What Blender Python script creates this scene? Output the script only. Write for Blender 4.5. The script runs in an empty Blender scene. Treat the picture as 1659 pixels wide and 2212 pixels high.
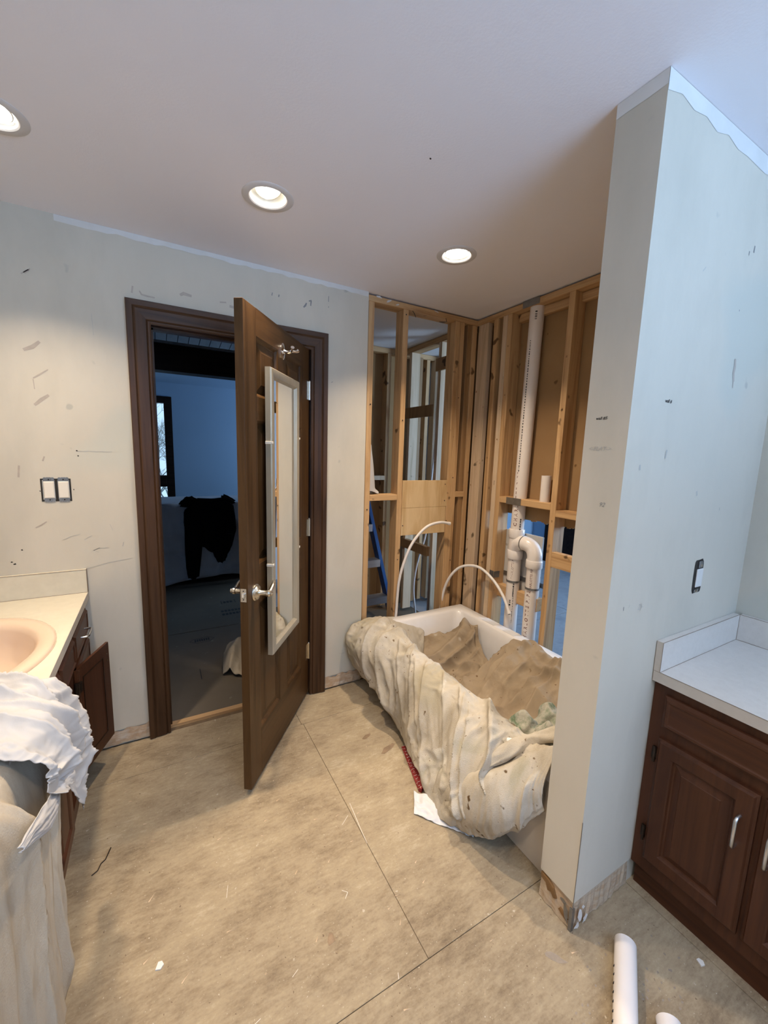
import bpy, bmesh, math, random
import numpy as np
from mathutils import Vector, Matrix, noise
random.seed(4)
S = bpy.context.scene
COL = S.collection
# ---------------------------------------------------------------- camera, world, exposure
cam = bpy.data.objects.new('camera', bpy.data.cameras.new('camera')); COL.objects.link(cam)
RT = ((0.87261, -0.48744, 0.03087), (0.04419, 0.14174, 0.98892), (0.48641, 0.86158, -0.14523))  # right, up, forward
cam.matrix_world = Matrix(((RT[0][0], RT[1][0], -RT[2][0], 0), (RT[0][1], RT[1][1], -RT[2][1], 0),
                           (RT[0][2], RT[1][2], -RT[2][2], 1.512), (0, 0, 0, 1)))
cam.data.sensor_fit = 'HORIZONTAL'; cam.data.sensor_width = 36; cam.data.lens = 36 * 875.43 / 1659
cam.data.clip_start = 0.02; cam.data.clip_end = 100
S.camera = cam
W = bpy.data.worlds.new('sky'); S.world = W; W.use_nodes = True
W.node_tree.nodes['Background'].inputs[0].default_value = (0.50, 0.72, 1.0, 1)
W.node_tree.nodes['Background'].inputs[1].default_value = 1.25
S.view_settings.view_transform = 'Standard'; S.view_settings.look = 'None'
S.view_settings.exposure = 0.0; S.view_settings.gamma = 1.0; S.view_settings.use_curve_mapping = False
DAY = (0.40, 0.63, 1.0); DAY2 = (0.50, 0.72, 1.0); WARM = (1.0, 0.80, 0.58)
def area_light(name, loc, dirv, sx, sy, power, color, spread=180):
    l = bpy.data.lights.new(name, 'AREA'); l.shape = 'RECTANGLE'; l.size = sx; l.size_y = sy
    l.energy = power; l.color = color; l.spread = math.radians(spread)
    o = bpy.data.objects.new(name, l); COL.objects.link(o); o.location = loc
    o.rotation_euler = Vector(dirv).to_track_quat('-Z', 'Y').to_euler(); return o
CH = 2.435
area_light('daylight_rear_window', (0.80, -2.37, 1.50), (0, 1, 2.6), 1.6, 1.05, 165, DAY, 145)
area_light('daylight_side_room_window', (4.92, 0.62, 1.45), (-0.55, 0.8, 0.3), 1.3, 1.2, 180, DAY2)
area_light('bedroom_added_light', (3.3, 5.2, 1.5), (-1, 0.25, 0.0), 1.2, 1.1, 58, DAY2)  # lamp added by the blank side wall to light the bedroom

# ---------------------------------------------------------------- materials
def mat(name, cols, scale=(3, 3, 3), detail=4, rough=0.6, metal=0, bump=0.0, bscale=None, pos=None, dist=0, specks=None, spec=0.5, coat=0, rot=None):
    """Principled with a noise ramp; specks = list of (scale, threshold, colour) drops of a second noise."""
    m = bpy.data.materials.new(name); m.use_nodes = True
    nt = m.node_tree; N = nt.nodes; L = nt.links; b = N['Principled BSDF']
    b.inputs['Roughness'].default_value = rough; b.inputs['Metallic'].default_value = metal
    b.inputs['Specular IOR Level'].default_value = spec
    if coat: b.inputs['Coat Weight'].default_value = coat; b.inputs['Coat Roughness'].default_value = .15
    tc = N.new('ShaderNodeTexCoord'); mp = N.new('ShaderNodeMapping'); mp.inputs['Scale'].default_value = scale
    if rot: mp.inputs['Rotation'].default_value = rot
    L.new(tc.outputs['Object'], mp.inputs['Vector'])
    nz = N.new('ShaderNodeTexNoise'); nz.inputs['Scale'].default_value = 1; nz.inputs['Detail'].default_value = detail
    nz.inputs['Roughness'].default_value = .62; nz.inputs['Distortion'].default_value = dist
    L.new(mp.outputs[0], nz.inputs['Vector'])
    rp = N.new('ShaderNodeValToRGB'); e = rp.color_ramp.elements
    pos = pos or [0.3 + 0.4 * i / max(1, len(cols) - 1) for i in range(len(cols))]
    while len(e) < len(cols): e.new(0.5)
    for i, c in enumerate(cols): e[i].position = pos[i]; e[i].color = (*c, 1)
    L.new(nz.outputs['Fac'], rp.inputs['Fac']); out = rp.outputs['Color']
    for sc, th, c in (specks or []):
        n2 = N.new('ShaderNodeTexNoise'); n2.inputs['Scale'].default_value = sc; n2.inputs['Detail'].default_value = 2
        L.new(tc.outputs['Object'], n2.inputs['Vector'])
        r2 = N.new('ShaderNodeValToRGB'); r2.color_ramp.elements[0].position = th - .045; r2.color_ramp.elements[1].position = th
        L.new(n2.outputs['Fac'], r2.inputs['Fac'])
        mx = N.new('ShaderNodeMix'); mx.data_type = 'RGBA'; L.new(r2.outputs['Color'], mx.inputs['Factor'])
        L.new(out, mx.inputs[6]); mx.inputs[7].default_value = (*c, 1); out = mx.outputs[2]
    L.new(out, b.inputs['Base Color'])
    if bump:
        bp = N.new('ShaderNodeBump'); bp.inputs['Strength'].default_value = bump; bp.inputs['Distance'].default_value = .004
        n3 = N.new('ShaderNodeTexNoise'); n3.inputs['Scale'].default_value = bscale or 60; n3.inputs['Detail'].default_value = 5
        L.new(mp.outputs[0] if bscale is None else tc.outputs['Object'], n3.inputs['Vector'])
        L.new(n3.outputs['Fac'], bp.inputs['Height']); L.new(bp.outputs[0], b.inputs['Normal'])
    return m
def wood(name, dark, light, axis, ring=26, rough=.55, knots=True, spec=.4):
    sc = [ring, ring, ring]; sc['xyz'.index(axis)] = 1.3
    return mat(name, [dark, light, tuple(.5 * (a + b) for a, b in zip(dark, light))], tuple(sc), 6, rough, 0, .12, None, [.33, .55, .72], .8,
               [(10, .725, tuple(c * .35 for c in dark))] if knots else None, spec)
M = {}
PD, PL = (0.36, 0.20, 0.085), (0.58, 0.37, 0.185)
for ax in 'xyz': M['pine_' + ax] = wood('pine_' + ax, PD, PL, ax)
M['pine_pale'] = wood('pine_pale', (.50, .36, .22), (.66, .50, .34), 'z')
M['pine_brown'] = wood('pine_brown', (.22, .12, .05), (.34, .20, .09), 'z')
M['ply'] = wood('ply_board', (.52, .34, .16), (.68, .50, .28), 'z', 9, .6, False)
WD, WL = (0.032, 0.014, 0.006), (0.072, 0.034, 0.015)
for ax in 'xyz': M['walnut_' + ax] = wood('walnut_' + ax, WD, WL, ax, 30, .45, False, .3)
M['door_z'] = wood('door_wood_z', (.040, .018, .0055), (.084, .041, .014), 'z', 24, .42, False, .26)
M['door_x'] = wood('door_wood_x', (.040, .018, .0055), (.084, .041, .014), 'x', 24, .42, False, .26)
M['cab_z'] = wood('cabinet_wood_z', (.044, .014, .006), (.075, .026, .011), 'z', 26, .42, False, .3)
M['cab_y'] = wood('cabinet_wood_y', (.044, .014, .006), (.075, .026, .011), 'y', 26, .42, False, .3)
M['cab_in'] = wood('cabinet_inside', (.30, .20, .11), (.40, .28, .17), 'z', 20, .6, False)
M['paint'] = mat('wall_paint', [(.52, .485, .42), (.60, .565, .495), (.565, .54, .48)], (1.3, 1.3, .8), 5, .75, 0, .05, 90, [.3, .5, .7],
                 specks=[(1.6, .64, (.53, .52, .46)), (9, .76, (.45, .42, .36))], spec=.25)
M['paint_cool'] = mat('wall_paint_skim', [(.52, .485, .405), (.595, .55, .46), (.56, .52, .435)], (1.9, 1.9, .7), 6, .75, 0, .05, 90, [.32, .5, .68],
                      specks=[(1.1, .62, (.545, .53, .455)), (11, .765, (.45, .43, .37))], spec=.25)
M['ceiling'] = mat('ceiling_paint', [(.78, .765, .80), (.82, .805, .84)], (.6, .6, .6), 2, .85, 0, .10, 160, spec=.15)
M['ceiling2'] = mat('closet_ceiling_paint', [(.82, .82, .83), (.86, .86, .87)], (1, 1, 1), 2, .85, spec=.15)
M['skim'] = mat('joint_compound', [(.62, .61, .58), (.69, .68, .66)], (8, 8, 8), 3, .8, spec=.2)
M['blue'] = mat('blue_wall_paint', [(.27, .40, .55), (.30, .43, .58)], (1, 1, 1), 2, .7, spec=.2)
M['kraft'] = mat('drywall_back_paper', [(.30, .18, .085), (.36, .225, .11)], (2, 2, 2), 4, .85, 0, .05, 120, specks=[(14, .76, (.16, .09, .04))], spec=.15)
M['torn'] = mat('torn_paper_base', [(.30, .20, .12), (.52, .42, .31), (.44, .31, .20), (.60, .53, .44)], (7, 7, 22), 5, .85, 0, .6, 30, [.3, .45, .55, .7], spec=.2)
M['glue'] = mat('adhesive', [(.16, .085, .03), (.24, .13, .05)], (20, 20, 20), 3, .5)
def blend_mat(name, layers, cols, pos, specks, rough=.8, bump=.5):
    """base colour from several noises added together: layers = [(weight, (sx,sy,sz), detail, turn)]"""
    m = mat(name, [cols[0], cols[-1]], (30, 80, 30), 6, rough, 0, bump, None, None, .4, specks, .2, rot=(0, 0, .25))
    nt = m.node_tree; N = nt.nodes; L = nt.links; tc = next(n for n in N if n.type == 'TEX_COORD'); rp = next(n for n in N if n.type == 'VALTORGB')
    acc = None
    for w, sc, det, turn in layers:
        mp = N.new('ShaderNodeMapping'); mp.inputs['Scale'].default_value = sc; mp.inputs['Rotation'].default_value = (0, 0, turn); L.new(tc.outputs['Object'], mp.inputs['Vector'])
        nz = N.new('ShaderNodeTexNoise'); nz.inputs['Scale'].default_value = 1; nz.inputs['Detail'].default_value = det; nz.inputs['Roughness'].default_value = .65; L.new(mp.outputs[0], nz.inputs['Vector'])
        mu = N.new('ShaderNodeMath'); mu.operation = 'MULTIPLY_ADD'; mu.inputs[1].default_value = w; L.new(nz.outputs['Fac'], mu.inputs[0])
        if acc: L.new(acc, mu.inputs[2])
        else: mu.inputs[2].default_value = 0
        acc = mu.outputs[0]
    r2 = N.new('ShaderNodeValToRGB'); e = r2.color_ramp.elements
    while len(e) < len(cols): e.new(.5)
    for i, c in enumerate(cols): e[i].position = pos[i]; e[i].color = (*c, 1)
    L.new(acc, r2.inputs['Fac'])
    for l in list(rp.outputs['Color'].links):
        t = l.to_socket; L.remove(l); L.new(r2.outputs['Color'], t)
    return m
M['floor'] = blend_mat('plywood_floor', [(.34, (1.6, 2.0, 1), 3, 0), (.30, (6, 11, 6), 5, .3), (.24, (26, 80, 20), 5, .25), (.12, (120, 160, 90), 3, 0)],
                       [(.20, .15, .10), (.33, .258, .17), (.40, .32, .215), (.44, .355, .235), (.56, .475, .345)], [.36, .45, .50, .545, .63],
                       [(150, .74, (.62, .55, .44)), (100, .75, (.19, .135, .09)), (38, .775, (.58, .51, .40))])
M['floor_side'] = mat('dusty_floor', [(.21, .22, .24), (.30, .31, .33), (.25, .255, .27)], (5, 5, 5), 7, .6, 0, .1, 30, specks=[(25, .70, (.2, .22, .25))])
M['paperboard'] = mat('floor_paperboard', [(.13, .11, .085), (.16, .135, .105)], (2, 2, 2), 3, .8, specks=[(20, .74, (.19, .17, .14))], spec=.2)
M['canvas'] = mat('drop_canvas', [(.31, .27, .205), (.44, .39, .31), (.52, .475, .40), (.39, .36, .27)], (4.2, 4.2, 4.2), 8, .95, 0, .4, 260, [.30, .46, .58, .72],
                  .6, [(23, .735, (.13, .085, .045)), (60, .75, (.20, .14, .08)), (9, .70, (.58, .55, .48)), (2.2, .66, (.40, .355, .265))], .08)
M['canvas_shaded'] = mat('drop_canvas_shaded', [(.22, .165, .11), (.33, .26, .18), (.28, .22, .155)], (4, 4, 4), 6, .95, 0, .25, 420, [.3, .5, .7],
                       .6, [(14, .735, (.11, .065, .03)), (7, .73, (.50, .45, .37)), (40, .745, (.15, .09, .05))], .08)  # canvas darkened for the shade inside the tub
M['canvas_tan'] = mat('drop_canvas_tan', [(.38, .325, .25), (.44, .385, .305), (.415, .355, .275)], (26, 26, 7), 6, .95, 0, .3, 300, None, .3, spec=.08)
M['green'] = mat('green_cloth', [(.12, .165, .105), (.40, .38, .32), (.19, .23, .165)], (13, 13, 13), 4, .95, 0, .2, 300, [.38, .52, .66], spec=.08)
M['white_cloth'] = mat('white_cloth', [(.47, .46, .455), (.53, .52, .515)], (4, 4, 4), 3, .9, 0, .08, 300, spec=.1)
M['paper'] = mat('white_paper', [(.60, .60, .61), (.66, .66, .67)], (4, 4, 4), 2, .7, spec=.2)
M['sheet_dim'] = mat('dust_sheet', [(.42, .43, .46), (.50, .51, .54)], (3, 3, 3), 3, .9, spec=.1)
M['black_cloth'] = mat('black_cloth', [(.004, .004, .005), (.008, .008, .009)], (9, 9, 9), 3, .95, spec=.05)
M['laminate'] = mat('cream_laminate', [(.61, .56, .445), (.65, .60, .48)], (30, 30, 30), 2, .35, spec=.45)
M['laminate_w'] = mat('white_laminate', [(.62, .58, .525), (.66, .62, .565)], (40, 40, 40), 2, .35, specks=[(300, .70, (.56, .52, .47))], spec=.45)
M['lam_edge'] = mat('laminate_seam', [(.20, .15, .11), (.26, .20, .15)], (20, 20, 20), 2, .6)
M['lam_front'] = mat('laminate_front_edge', [(.50, .45, .385), (.54, .485, .415)], (30, 30, 30), 2, .4)
M['sink'] = mat('almond_china', [(.66, .50, .37), (.68, .52, .39)], (4, 4, 4), 1, .18, spec=.5, coat=.5)
M['tub'] = mat('white_enamel', [(.74, .72, .71), (.80, .78, .77)], (6, 6, 6), 4, .35, coat=.25)
M['apron'] = mat('apron_enamel', [(.60, .53, .44), (.64, .57, .48)], (5, 5, 5), 3, .4)
M['pvc'] = mat('white_pvc', [(.76, .69, .64), (.80, .735, .685)], (5, 5, 5), 3, .3, spec=.5)
M['pvc_fit'] = mat('white_pvc_fitting', [(.78, .73, .70), (.83, .78, .75)], (5, 5, 5), 3, .22, spec=.5)
M['pex'] = mat('white_pex', [(.72, .69, .67), (.78, .75, .73)], (5, 5, 5), 2, .4)
M['ink'] = mat('black_ink', [(.02, .02, .022), (.03, .03, .032)], (5, 5, 5), 1, .7)
M['ink_red'] = mat('red_brown_ink', [(.16, .06, .05), (.2, .08, .06)], (5, 5, 5), 1, .7)
M['pencil'] = mat('pencil_grey', [(.20, .20, .20), (.28, .28, .27)], (40, 40, 40), 2, .7)
M['pencil_soft'] = mat('pencil_faint', [(.42, .41, .37), (.47, .455, .41)], (40, 40, 40), 2, .7)
M['scuff'] = mat('scuff_brown', [(.40, .35, .30), (.46, .40, .34)], (40, 40, 40), 3, .8)
M['hole'] = mat('dark_hole', [(.015, .013, .012), (.03, .026, .022)], (40, 40, 40), 2, .9)
M['chrome'] = mat('chrome', [(.86, .86, .86), (.9, .9, .9)], (5, 5, 5), 1, .10, 1)
M['nickel'] = mat('satin_nickel', [(.66, .62, .54), (.72, .68, .60)], (30, 30, 30), 2, .26, 1)
M['frame'] = mat('champagne_frame', [(.40, .345, .25), (.47, .41, .31)], (30, 30, 4), 3, .38, .45)
M['steel'] = mat('galvanised_steel', [(.22, .225, .23), (.34, .345, .35)], (18, 18, 18), 4, .42, .9)
M['pull'] = mat('brushed_pull', [(.64, .64, .64), (.7, .7, .7)], (20, 20, 20), 2, .3, 1)
M['gap'] = mat('dusty_gap', [(.13, .09, .055), (.19, .135, .085)], (20, 20, 20), 3, .9)
M['iron'] = mat('dark_hinge', [(.025, .018, .014), (.05, .036, .028)], (30, 30, 30), 2, .4, .7)
M['white_plastic'] = mat('ivory_plastic', [(.74, .69, .60), (.78, .73, .64)], (10, 10, 10), 1, .3)
M['trim_white'] = mat('light_trim', [(.60, .58, .57), (.64, .62, .61)], (5, 5, 5), 1, .5)
M['baffle'] = mat('light_baffle', [(.80, .80, .78), (.86, .86, .84)], (5, 5, 5), 1, .4)
M['ladder_blue'] = mat('blue_fibreglass', [(.012, .075, .27), (.02, .10, .34)], (20, 20, 3), 3, .45)
M['alu'] = mat('aluminium', [(.52, .54, .58), (.62, .64, .68)], (6, 40, 40), 3, .4, .6)
M['red'] = mat('red_square', [(.20, .014, .014), (.26, .022, .02)], (14, 14, 14), 4, .55, specks=[(110, .66, (.5, .35, .30))])
M['dark_wood'] = wood('dark_beam', (.008, .004, .003), (.018, .009, .006), 'x', 20, .6, False, .15)
M['plank_dimmed'] = wood('ceiling_plank', (.16, .18, .20), (.22, .24, .26), 'y', 14, .8, False)  # dark grey stands for the planks being unlit
M['mirror'] = mat('mirror_glass', [(.90, .91, .90), (.92, .93, .92)], (5, 5, 5), 1, .015, 1)
def glow(name, color, strength):
    m = bpy.data.materials.new(name); m.use_nodes = True; b = m.node_tree.nodes['Principled BSDF']
    b.inputs['Base Color'].default_value = (.9, .9, .9, 1)
    b.inputs['Emission Color'].default_value = (*color, 1); b.inputs['Emission Strength'].default_value = strength
    return m
M['bulb'] = glow('lamp_lens', (1, .93, .80), 14)

# ---------------------------------------------------------------- mesh helpers
class MB:
    def __init__(s): s.v = []; s.f = []
    def add(s, vs, fs):
        n = len(s.v); s.v += [tuple(v) for v in vs]; s.f += [tuple(i + n for i in f) for f in fs]; return s
    def box(s, x0, x1, y0, y1, z0, z1, bev=0.0):
        x0, x1 = min(x0, x1), max(x0, x1); y0, y1 = min(y0, y1), max(y0, y1); z0, z1 = min(z0, z1), max(z0, z1)
        if bev:
            b = min(bev, .45 * min(x1 - x0, y1 - y0, z1 - z0)); bm = bmesh.new()
            bmesh.ops.create_cube(bm, size=1)
            for v in bm.verts: v.co = Vector(((x0 + x1) / 2 + v.co.x * (x1 - x0), (y0 + y1) / 2 + v.co.y * (y1 - y0), (z0 + z1) / 2 + v.co.z * (z1 - z0)))
            bmesh.ops.bevel(bm, geom=bm.edges[:] , offset=b, segments=1, affect='EDGES')
            bm.verts.index_update(); s.add([v.co for v in bm.verts], [[v.index for v in f.verts] for f in bm.faces]); bm.free(); return s
        v = [(x, y, z) for z in (z0, z1) for y in (y0, y1) for x in (x0, x1)]
        return s.add(v, [(0, 2, 3, 1), (4, 5, 7, 6), (0, 1, 5, 4), (2, 6, 7, 3), (0, 4, 6, 2), (1, 3, 7, 5)])
    def prism(s, poly, axis, a, b):
        """poly in the two other axes (x,y order), extruded along axis from a to b"""
        ax = 'xyz'.index(axis); n = len(poly)
        def p(q, t): l = list(q); l.insert(ax, t); return l
        v = [p(q, a) for q in poly] + [p(q, b) for q in poly]
        return s.add(v, [tuple(range(n))[::-1], tuple(range(n, 2 * n))] + [(i, (i + 1) % n, n + (i + 1) % n, n + i) for i in range(n)])
    def tube(s, pts, r, seg=14, cap=True):
        pts = [Vector(p) for p in pts]; rs = r if isinstance(r, (list, tuple)) else [r] * len(pts)
        up = None; vs = []
        for i, p in enumerate(pts):
            t = ((pts[min(i + 1, len(pts) - 1)] - pts[max(i - 1, 0)])).normalized()
            if up is None: up = Vector((0, 0, 1)) if abs(t.z) < .9 else Vector((1, 0, 0))
            a = (up - t * up.dot(t)).normalized(); up = a; b = t.cross(a)
            vs += [p + (a * math.cos(2 * math.pi * k / seg) + b * math.sin(2 * math.pi * k / seg)) * rs[i] for k in range(seg)]
        fs = [(i * seg + k, i * seg + (k + 1) % seg, (i + 1) * seg + (k + 1) % seg, (i + 1) * seg + k) for i in range(len(pts) - 1) for k in range(seg)]
        if cap: fs += [tuple(range(seg))[::-1], tuple(range((len(pts) - 1) * seg, len(pts) * seg))]
        return s.add(vs, fs)
    def lathe(s, prof, seg=40, mtx=None, close=False):
        vs = []; n = len(prof)
        for k in range(seg):
            a = 2 * math.pi * k / seg
            for r, z in prof: vs.append(Vector((r * math.cos(a), r * math.sin(a), z)))
        if mtx: vs = [mtx @ v for v in vs]
        m = n if close else n - 1
        return s.add(vs, [(k * n + i, ((k + 1) % seg) * n + i, ((k + 1) % seg) * n + (i + 1) % n, k * n + (i + 1) % n) for k in range(seg) for i in range(m)])
    def obj(s, name, m, parent=None, smooth=None, local=False):
        me = bpy.data.meshes.new(name); me.from_pydata(s.v, [], s.f); me.update()
        bm = bmesh.new(); bm.from_mesh(me); bmesh.ops.recalc_face_normals(bm, faces=bm.faces); bm.to_mesh(me); bm.free()
        me.materials.append(M[m] if isinstance(m, str) else m)
        o = bpy.data.objects.new(name, me); COL.objects.link(o)
        if smooth is not None:
            me.polygons.foreach_set('use_smooth', [True] * len(me.polygons))
            if smooth < 180: me.set_sharp_from_angle(angle=math.radians(smooth))
        if parent:
            o.parent = parent
            if not local: o.matrix_parent_inverse = wm(parent).inverted()
        return o
def wm(o):
    m = Matrix.LocRotScale(o.location, o.rotation_euler, None)
    return m if not o.parent else wm(o.parent) @ o.matrix_parent_inverse @ m
def box(name, m, x0, x1, y0, y1, z0, z1, parent=None, bev=.0, local=False):
    return MB().box(x0, x1, y0, y1, z0, z1, bev).obj(name, m, parent, None, local)
def thing(name, label, cat, loc=(0, 0, 0), rz=0, group=None):
    o = bpy.data.objects.new(name, None); COL.objects.link(o); o.location = loc; o.rotation_euler = (0, 0, rz); o.empty_display_size = .05
    o['label'] = label; o['category'] = cat
    if group: o['group'] = group
    return o
def tag(o, label, cat, group=None):
    o['label'] = label; o['category'] = cat
    if group: o['group'] = group
    return o
def st(o, label=None):
    o['kind'] = 'structure'
    if label: o['label'] = label
    return o
def st_empty(name, loc=(0, 0, 0), label=None):
    o = bpy.data.objects.new(name, None); COL.objects.link(o); o.location = loc; o.empty_display_size = .05; return st(o, label)
def stuff(o): o['kind'] = 'stuff'; return o
def crom(P, t):
    """Catmull-Rom through the rows of P (n,k) at parameters t in 0..n-1"""
    P = np.asarray(P, float); n = len(P); Q = np.vstack([2 * P[:1] - P[1:2], P, 2 * P[-1:] - P[-2:-1]])
    i = np.clip(np.floor(t).astype(int), 0, n - 2); u = (t - i)[:, None]
    a, b, c, d = Q[i], Q[i + 1], Q[i + 2], Q[i + 3]
    return .5 * (2 * b + (c - a) * u + (2 * a - 5 * b + 4 * c - d) * u ** 2 + (3 * b - a - 3 * c + d) * u ** 3)
def patch(ctrl, nu, nv):
    """ctrl: stations (v) x columns (u) of points -> (nv,nu,3) smooth surface"""
    C = np.asarray(ctrl, float); sv, su = C.shape[:2]
    A = crom(C.reshape(sv, -1), np.linspace(0, sv - 1, nv)).reshape(nv, su, 3).transpose(1, 0, 2)
    return crom(A.reshape(su, -1), np.linspace(0, su - 1, nu)).reshape(nu, nv, 3).transpose(1, 0, 2)
def normals(P):
    du = np.gradient(P, axis=1); dv = np.gradient(P, axis=0); n = np.cross(du, dv)
    return n / (np.linalg.norm(n, axis=2, keepdims=True) + 1e-9)
def fnoise(nv, nu, fv, fu, seed, warp=0, wf=3):
    """smooth noise on the cloth's own u,v (0..1)"""
    out = np.zeros((nv, nu))
    for j in range(nv):
        v = j / (nv - 1)
        for i in range(nu):
            u = i / (nu - 1)
            w = noise.noise((v * wf, u * wf, seed + 7.7)) * warp if warp else 0
            out[j, i] = noise.noise((v * fv + w, u * fu + w * .5, seed))
    return out
def ridged(a): return 1 - np.abs(a) * 2.2
def cloth(name, P, m, thick=.0022, parent=None, tear=0):
    nv, nu = P.shape[:2]; mb = MB()
    mb.v = [tuple(p) for p in P.reshape(-1, 3)]
    mb.f = [(j * nu + i, j * nu + i + 1, (j + 1) * nu + i + 1, (j + 1) * nu + i) for j in range(nv - 1) for i in range(nu - 1)]
    me = bpy.data.meshes.new(name); me.from_pydata(mb.v, [], mb.f); me.update()
    me.materials.append(M[m]); me.polygons.foreach_set('use_smooth', [True] * len(me.polygons))
    o = bpy.data.objects.new(name, me); COL.objects.link(o)
    sd = o.modifiers.new('thickness', 'SOLIDIFY'); sd.thickness = thick; sd.offset = 0
    if parent: o.parent = parent; o.matrix_parent_inverse = wm(parent).inverted()
    return o
def text_mesh(name, s, size, m, mtx, parent=None, bend=None, depth=.0003, shear=0, bold=0):
    """lettering as thin real geometry; bend=radius wraps the line's height round an upright pipe"""
    c = bpy.data.curves.new(name, 'FONT'); c.body = s; c.size = size; c.align_x = 'CENTER'; c.align_y = 'CENTER'; c.resolution_u = 2
    c.shear = shear; c.offset = bold
    t = bpy.data.objects.new(name + '_tmp', c); COL.objects.link(t); bpy.context.view_layer.update()
    me = bpy.data.meshes.new_from_object(t.evaluated_get(bpy.context.evaluated_depsgraph_get()))
    bpy.data.objects.remove(t); bpy.data.curves.remove(c)
    for v in me.vertices:
        if bend: a = v.co.y / bend; v.co = Vector((v.co.x, math.sin(a) * (bend + depth), math.cos(a) * (bend + depth)))
        else: v.co.z += depth
    me.transform(mtx); me.name = name; me.materials.clear(); me.materials.append(M[m])
    o = bpy.data.objects.new(name, me); COL.objects.link(o)
    if parent: o.parent = parent; o.matrix_parent_inverse = wm(parent).inverted()
    return o
def strokes(lines, org, ax, ay, off=.0006):
    """flat marks: lines = [(width, [(a,b),...])] on the plane org + a*ax + b*ay"""
    mb = MB(); org, ax, ay = Vector(org), Vector(ax), Vector(ay); n = ax.cross(ay).normalized() * off
    for w, pts in lines:
        P = [Vector(p) for p in pts]; vs = []
        for i, p in enumerate(P):
            t = (P[min(i + 1, len(P) - 1)] - P[max(i - 1, 0)]); t = t.normalized() if t.length else Vector((1, 0))
            q = Vector((-t.y, t.x)) * w * .5 * (1 if 0 < i < len(P) - 1 else .7)
            vs += [org + ax * (p + q).x + ay * (p + q).y + n, org + ax * (p - q).x + ay * (p - q).y + n]
        mb.add(vs, [(2 * i, 2 * i + 1, 2 * i + 3, 2 * i + 2) for i in range(len(P) - 1)])
    return mb
def blobs(items, org, ax, ay, off=.0006, seed=1):
    """irregular flat spots: (a,b,ra,rb,tilt)"""
    rnd = random.Random(seed); mb = MB(); org, ax, ay = Vector(org), Vector(ax), Vector(ay); n = ax.cross(ay).normalized() * off
    for a, b, ra, rb, tl in items:
        k = 10; vs = []
        for i in range(k):
            t = 2 * math.pi * i / k; r = rnd.uniform(.65, 1.25); x, y = ra * r * math.cos(t), rb * r * math.sin(t)
            vs.append(org + ax * (a + x * math.cos(tl) - y * math.sin(tl)) + ay * (b + x * math.sin(tl) + y * math.cos(tl)) + n)
        mb.add(vs, [tuple(range(k))])
    return mb

# ---------------------------------------------------------------- room shell
LIGHTS = [(0.408, 1.672, 'gimbal'), (1.273, 1.640, 'lens'), (-0.372, 1.700, 'lens'), (-0.372, 0.05, 'lens'), (0.44, -0.10, 'lens')]
def ceiling(name, x0, x1, y0, y1, z, m, holes=(), r=.066):
    mb = MB(); q = .10
    xs = sorted({x0, x1} | {h[0] + s * q for h in holes for s in (-1, 1)}); ys = sorted({y0, y1} | {h[1] + s * q for h in holes for s in (-1, 1)})
    cell = lambda x, y: next((h for h in holes if abs(h[0] - x) < q * .99 and abs(h[1] - y) < q * .99), None)
    done = set()
    for a, b in zip(xs, xs[1:]):
        for c, d in zip(ys, ys[1:]):
            h = cell((a + b) / 2, (c + d) / 2)
            if not h: mb.add([(a, c, z), (b, c, z), (b, d, z), (a, d, z)], [(0, 1, 2, 3)])
            elif h not in done: done.add(h)
    for h in holes:
        k = 32; vs = []
        for i in range(k):
            t = 2 * math.pi * i / k; cx, sx = math.cos(t), math.sin(t); w = q / max(abs(cx), abs(sx))
            vs += [(h[0] + r * cx, h[1] + r * sx, z), (h[0] + w * cx, h[1] + w * sx, z)]
        mb.add(vs, [(2 * i, 2 * i + 1, (2 * i + 3) % (2 * k), (2 * i + 2) % (2 * k)) for i in range(k)])
    # bigger square cells that were split by neighbouring cuts are covered by the fans above
    return st(mb.obj(name, m))
ceil = ceiling('ceiling', -.90, 2.066, -2.41, 2.374, CH, 'ceiling', [l[:2] for l in LIGHTS])
marks = blobs([(1.19, .80, .004, .004, 0)], (0, 0, CH), (0, 1, 0), (1, 0, 0), .0005); marks.obj('nail_mark', 'hole', ceil)

# floor: plywood sheets with open joints on a dark subfloor
fl = st(box('floor', 'gap', -2.2, 5.3, -2.5, 6.4, -.09, -.0035), 'floor of worn plywood sheets')
g = .0010
def sheet(x0, x1, y0, y1, z=0, m='floor'): return box('plywood_sheet', m, x0 + g, x1 - g, y0 + g, y1 - g, z - .003, z, fl, .0006)
sheet(-.90, .655, .80, 2.0); sheet(.655, 2.06, .80, 2.0); sheet(-.90, 1.42, -.42, .80); sheet(1.42, 2.06, -.42, .80)
sheet(-.90, 1.42, -2.41, -.42); sheet(1.42, 2.06, -2.41, -.42)
sheet(-.90, .645, 2.0, 2.262); sheet(.645, 2.06, 2.0, 2.262)
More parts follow.
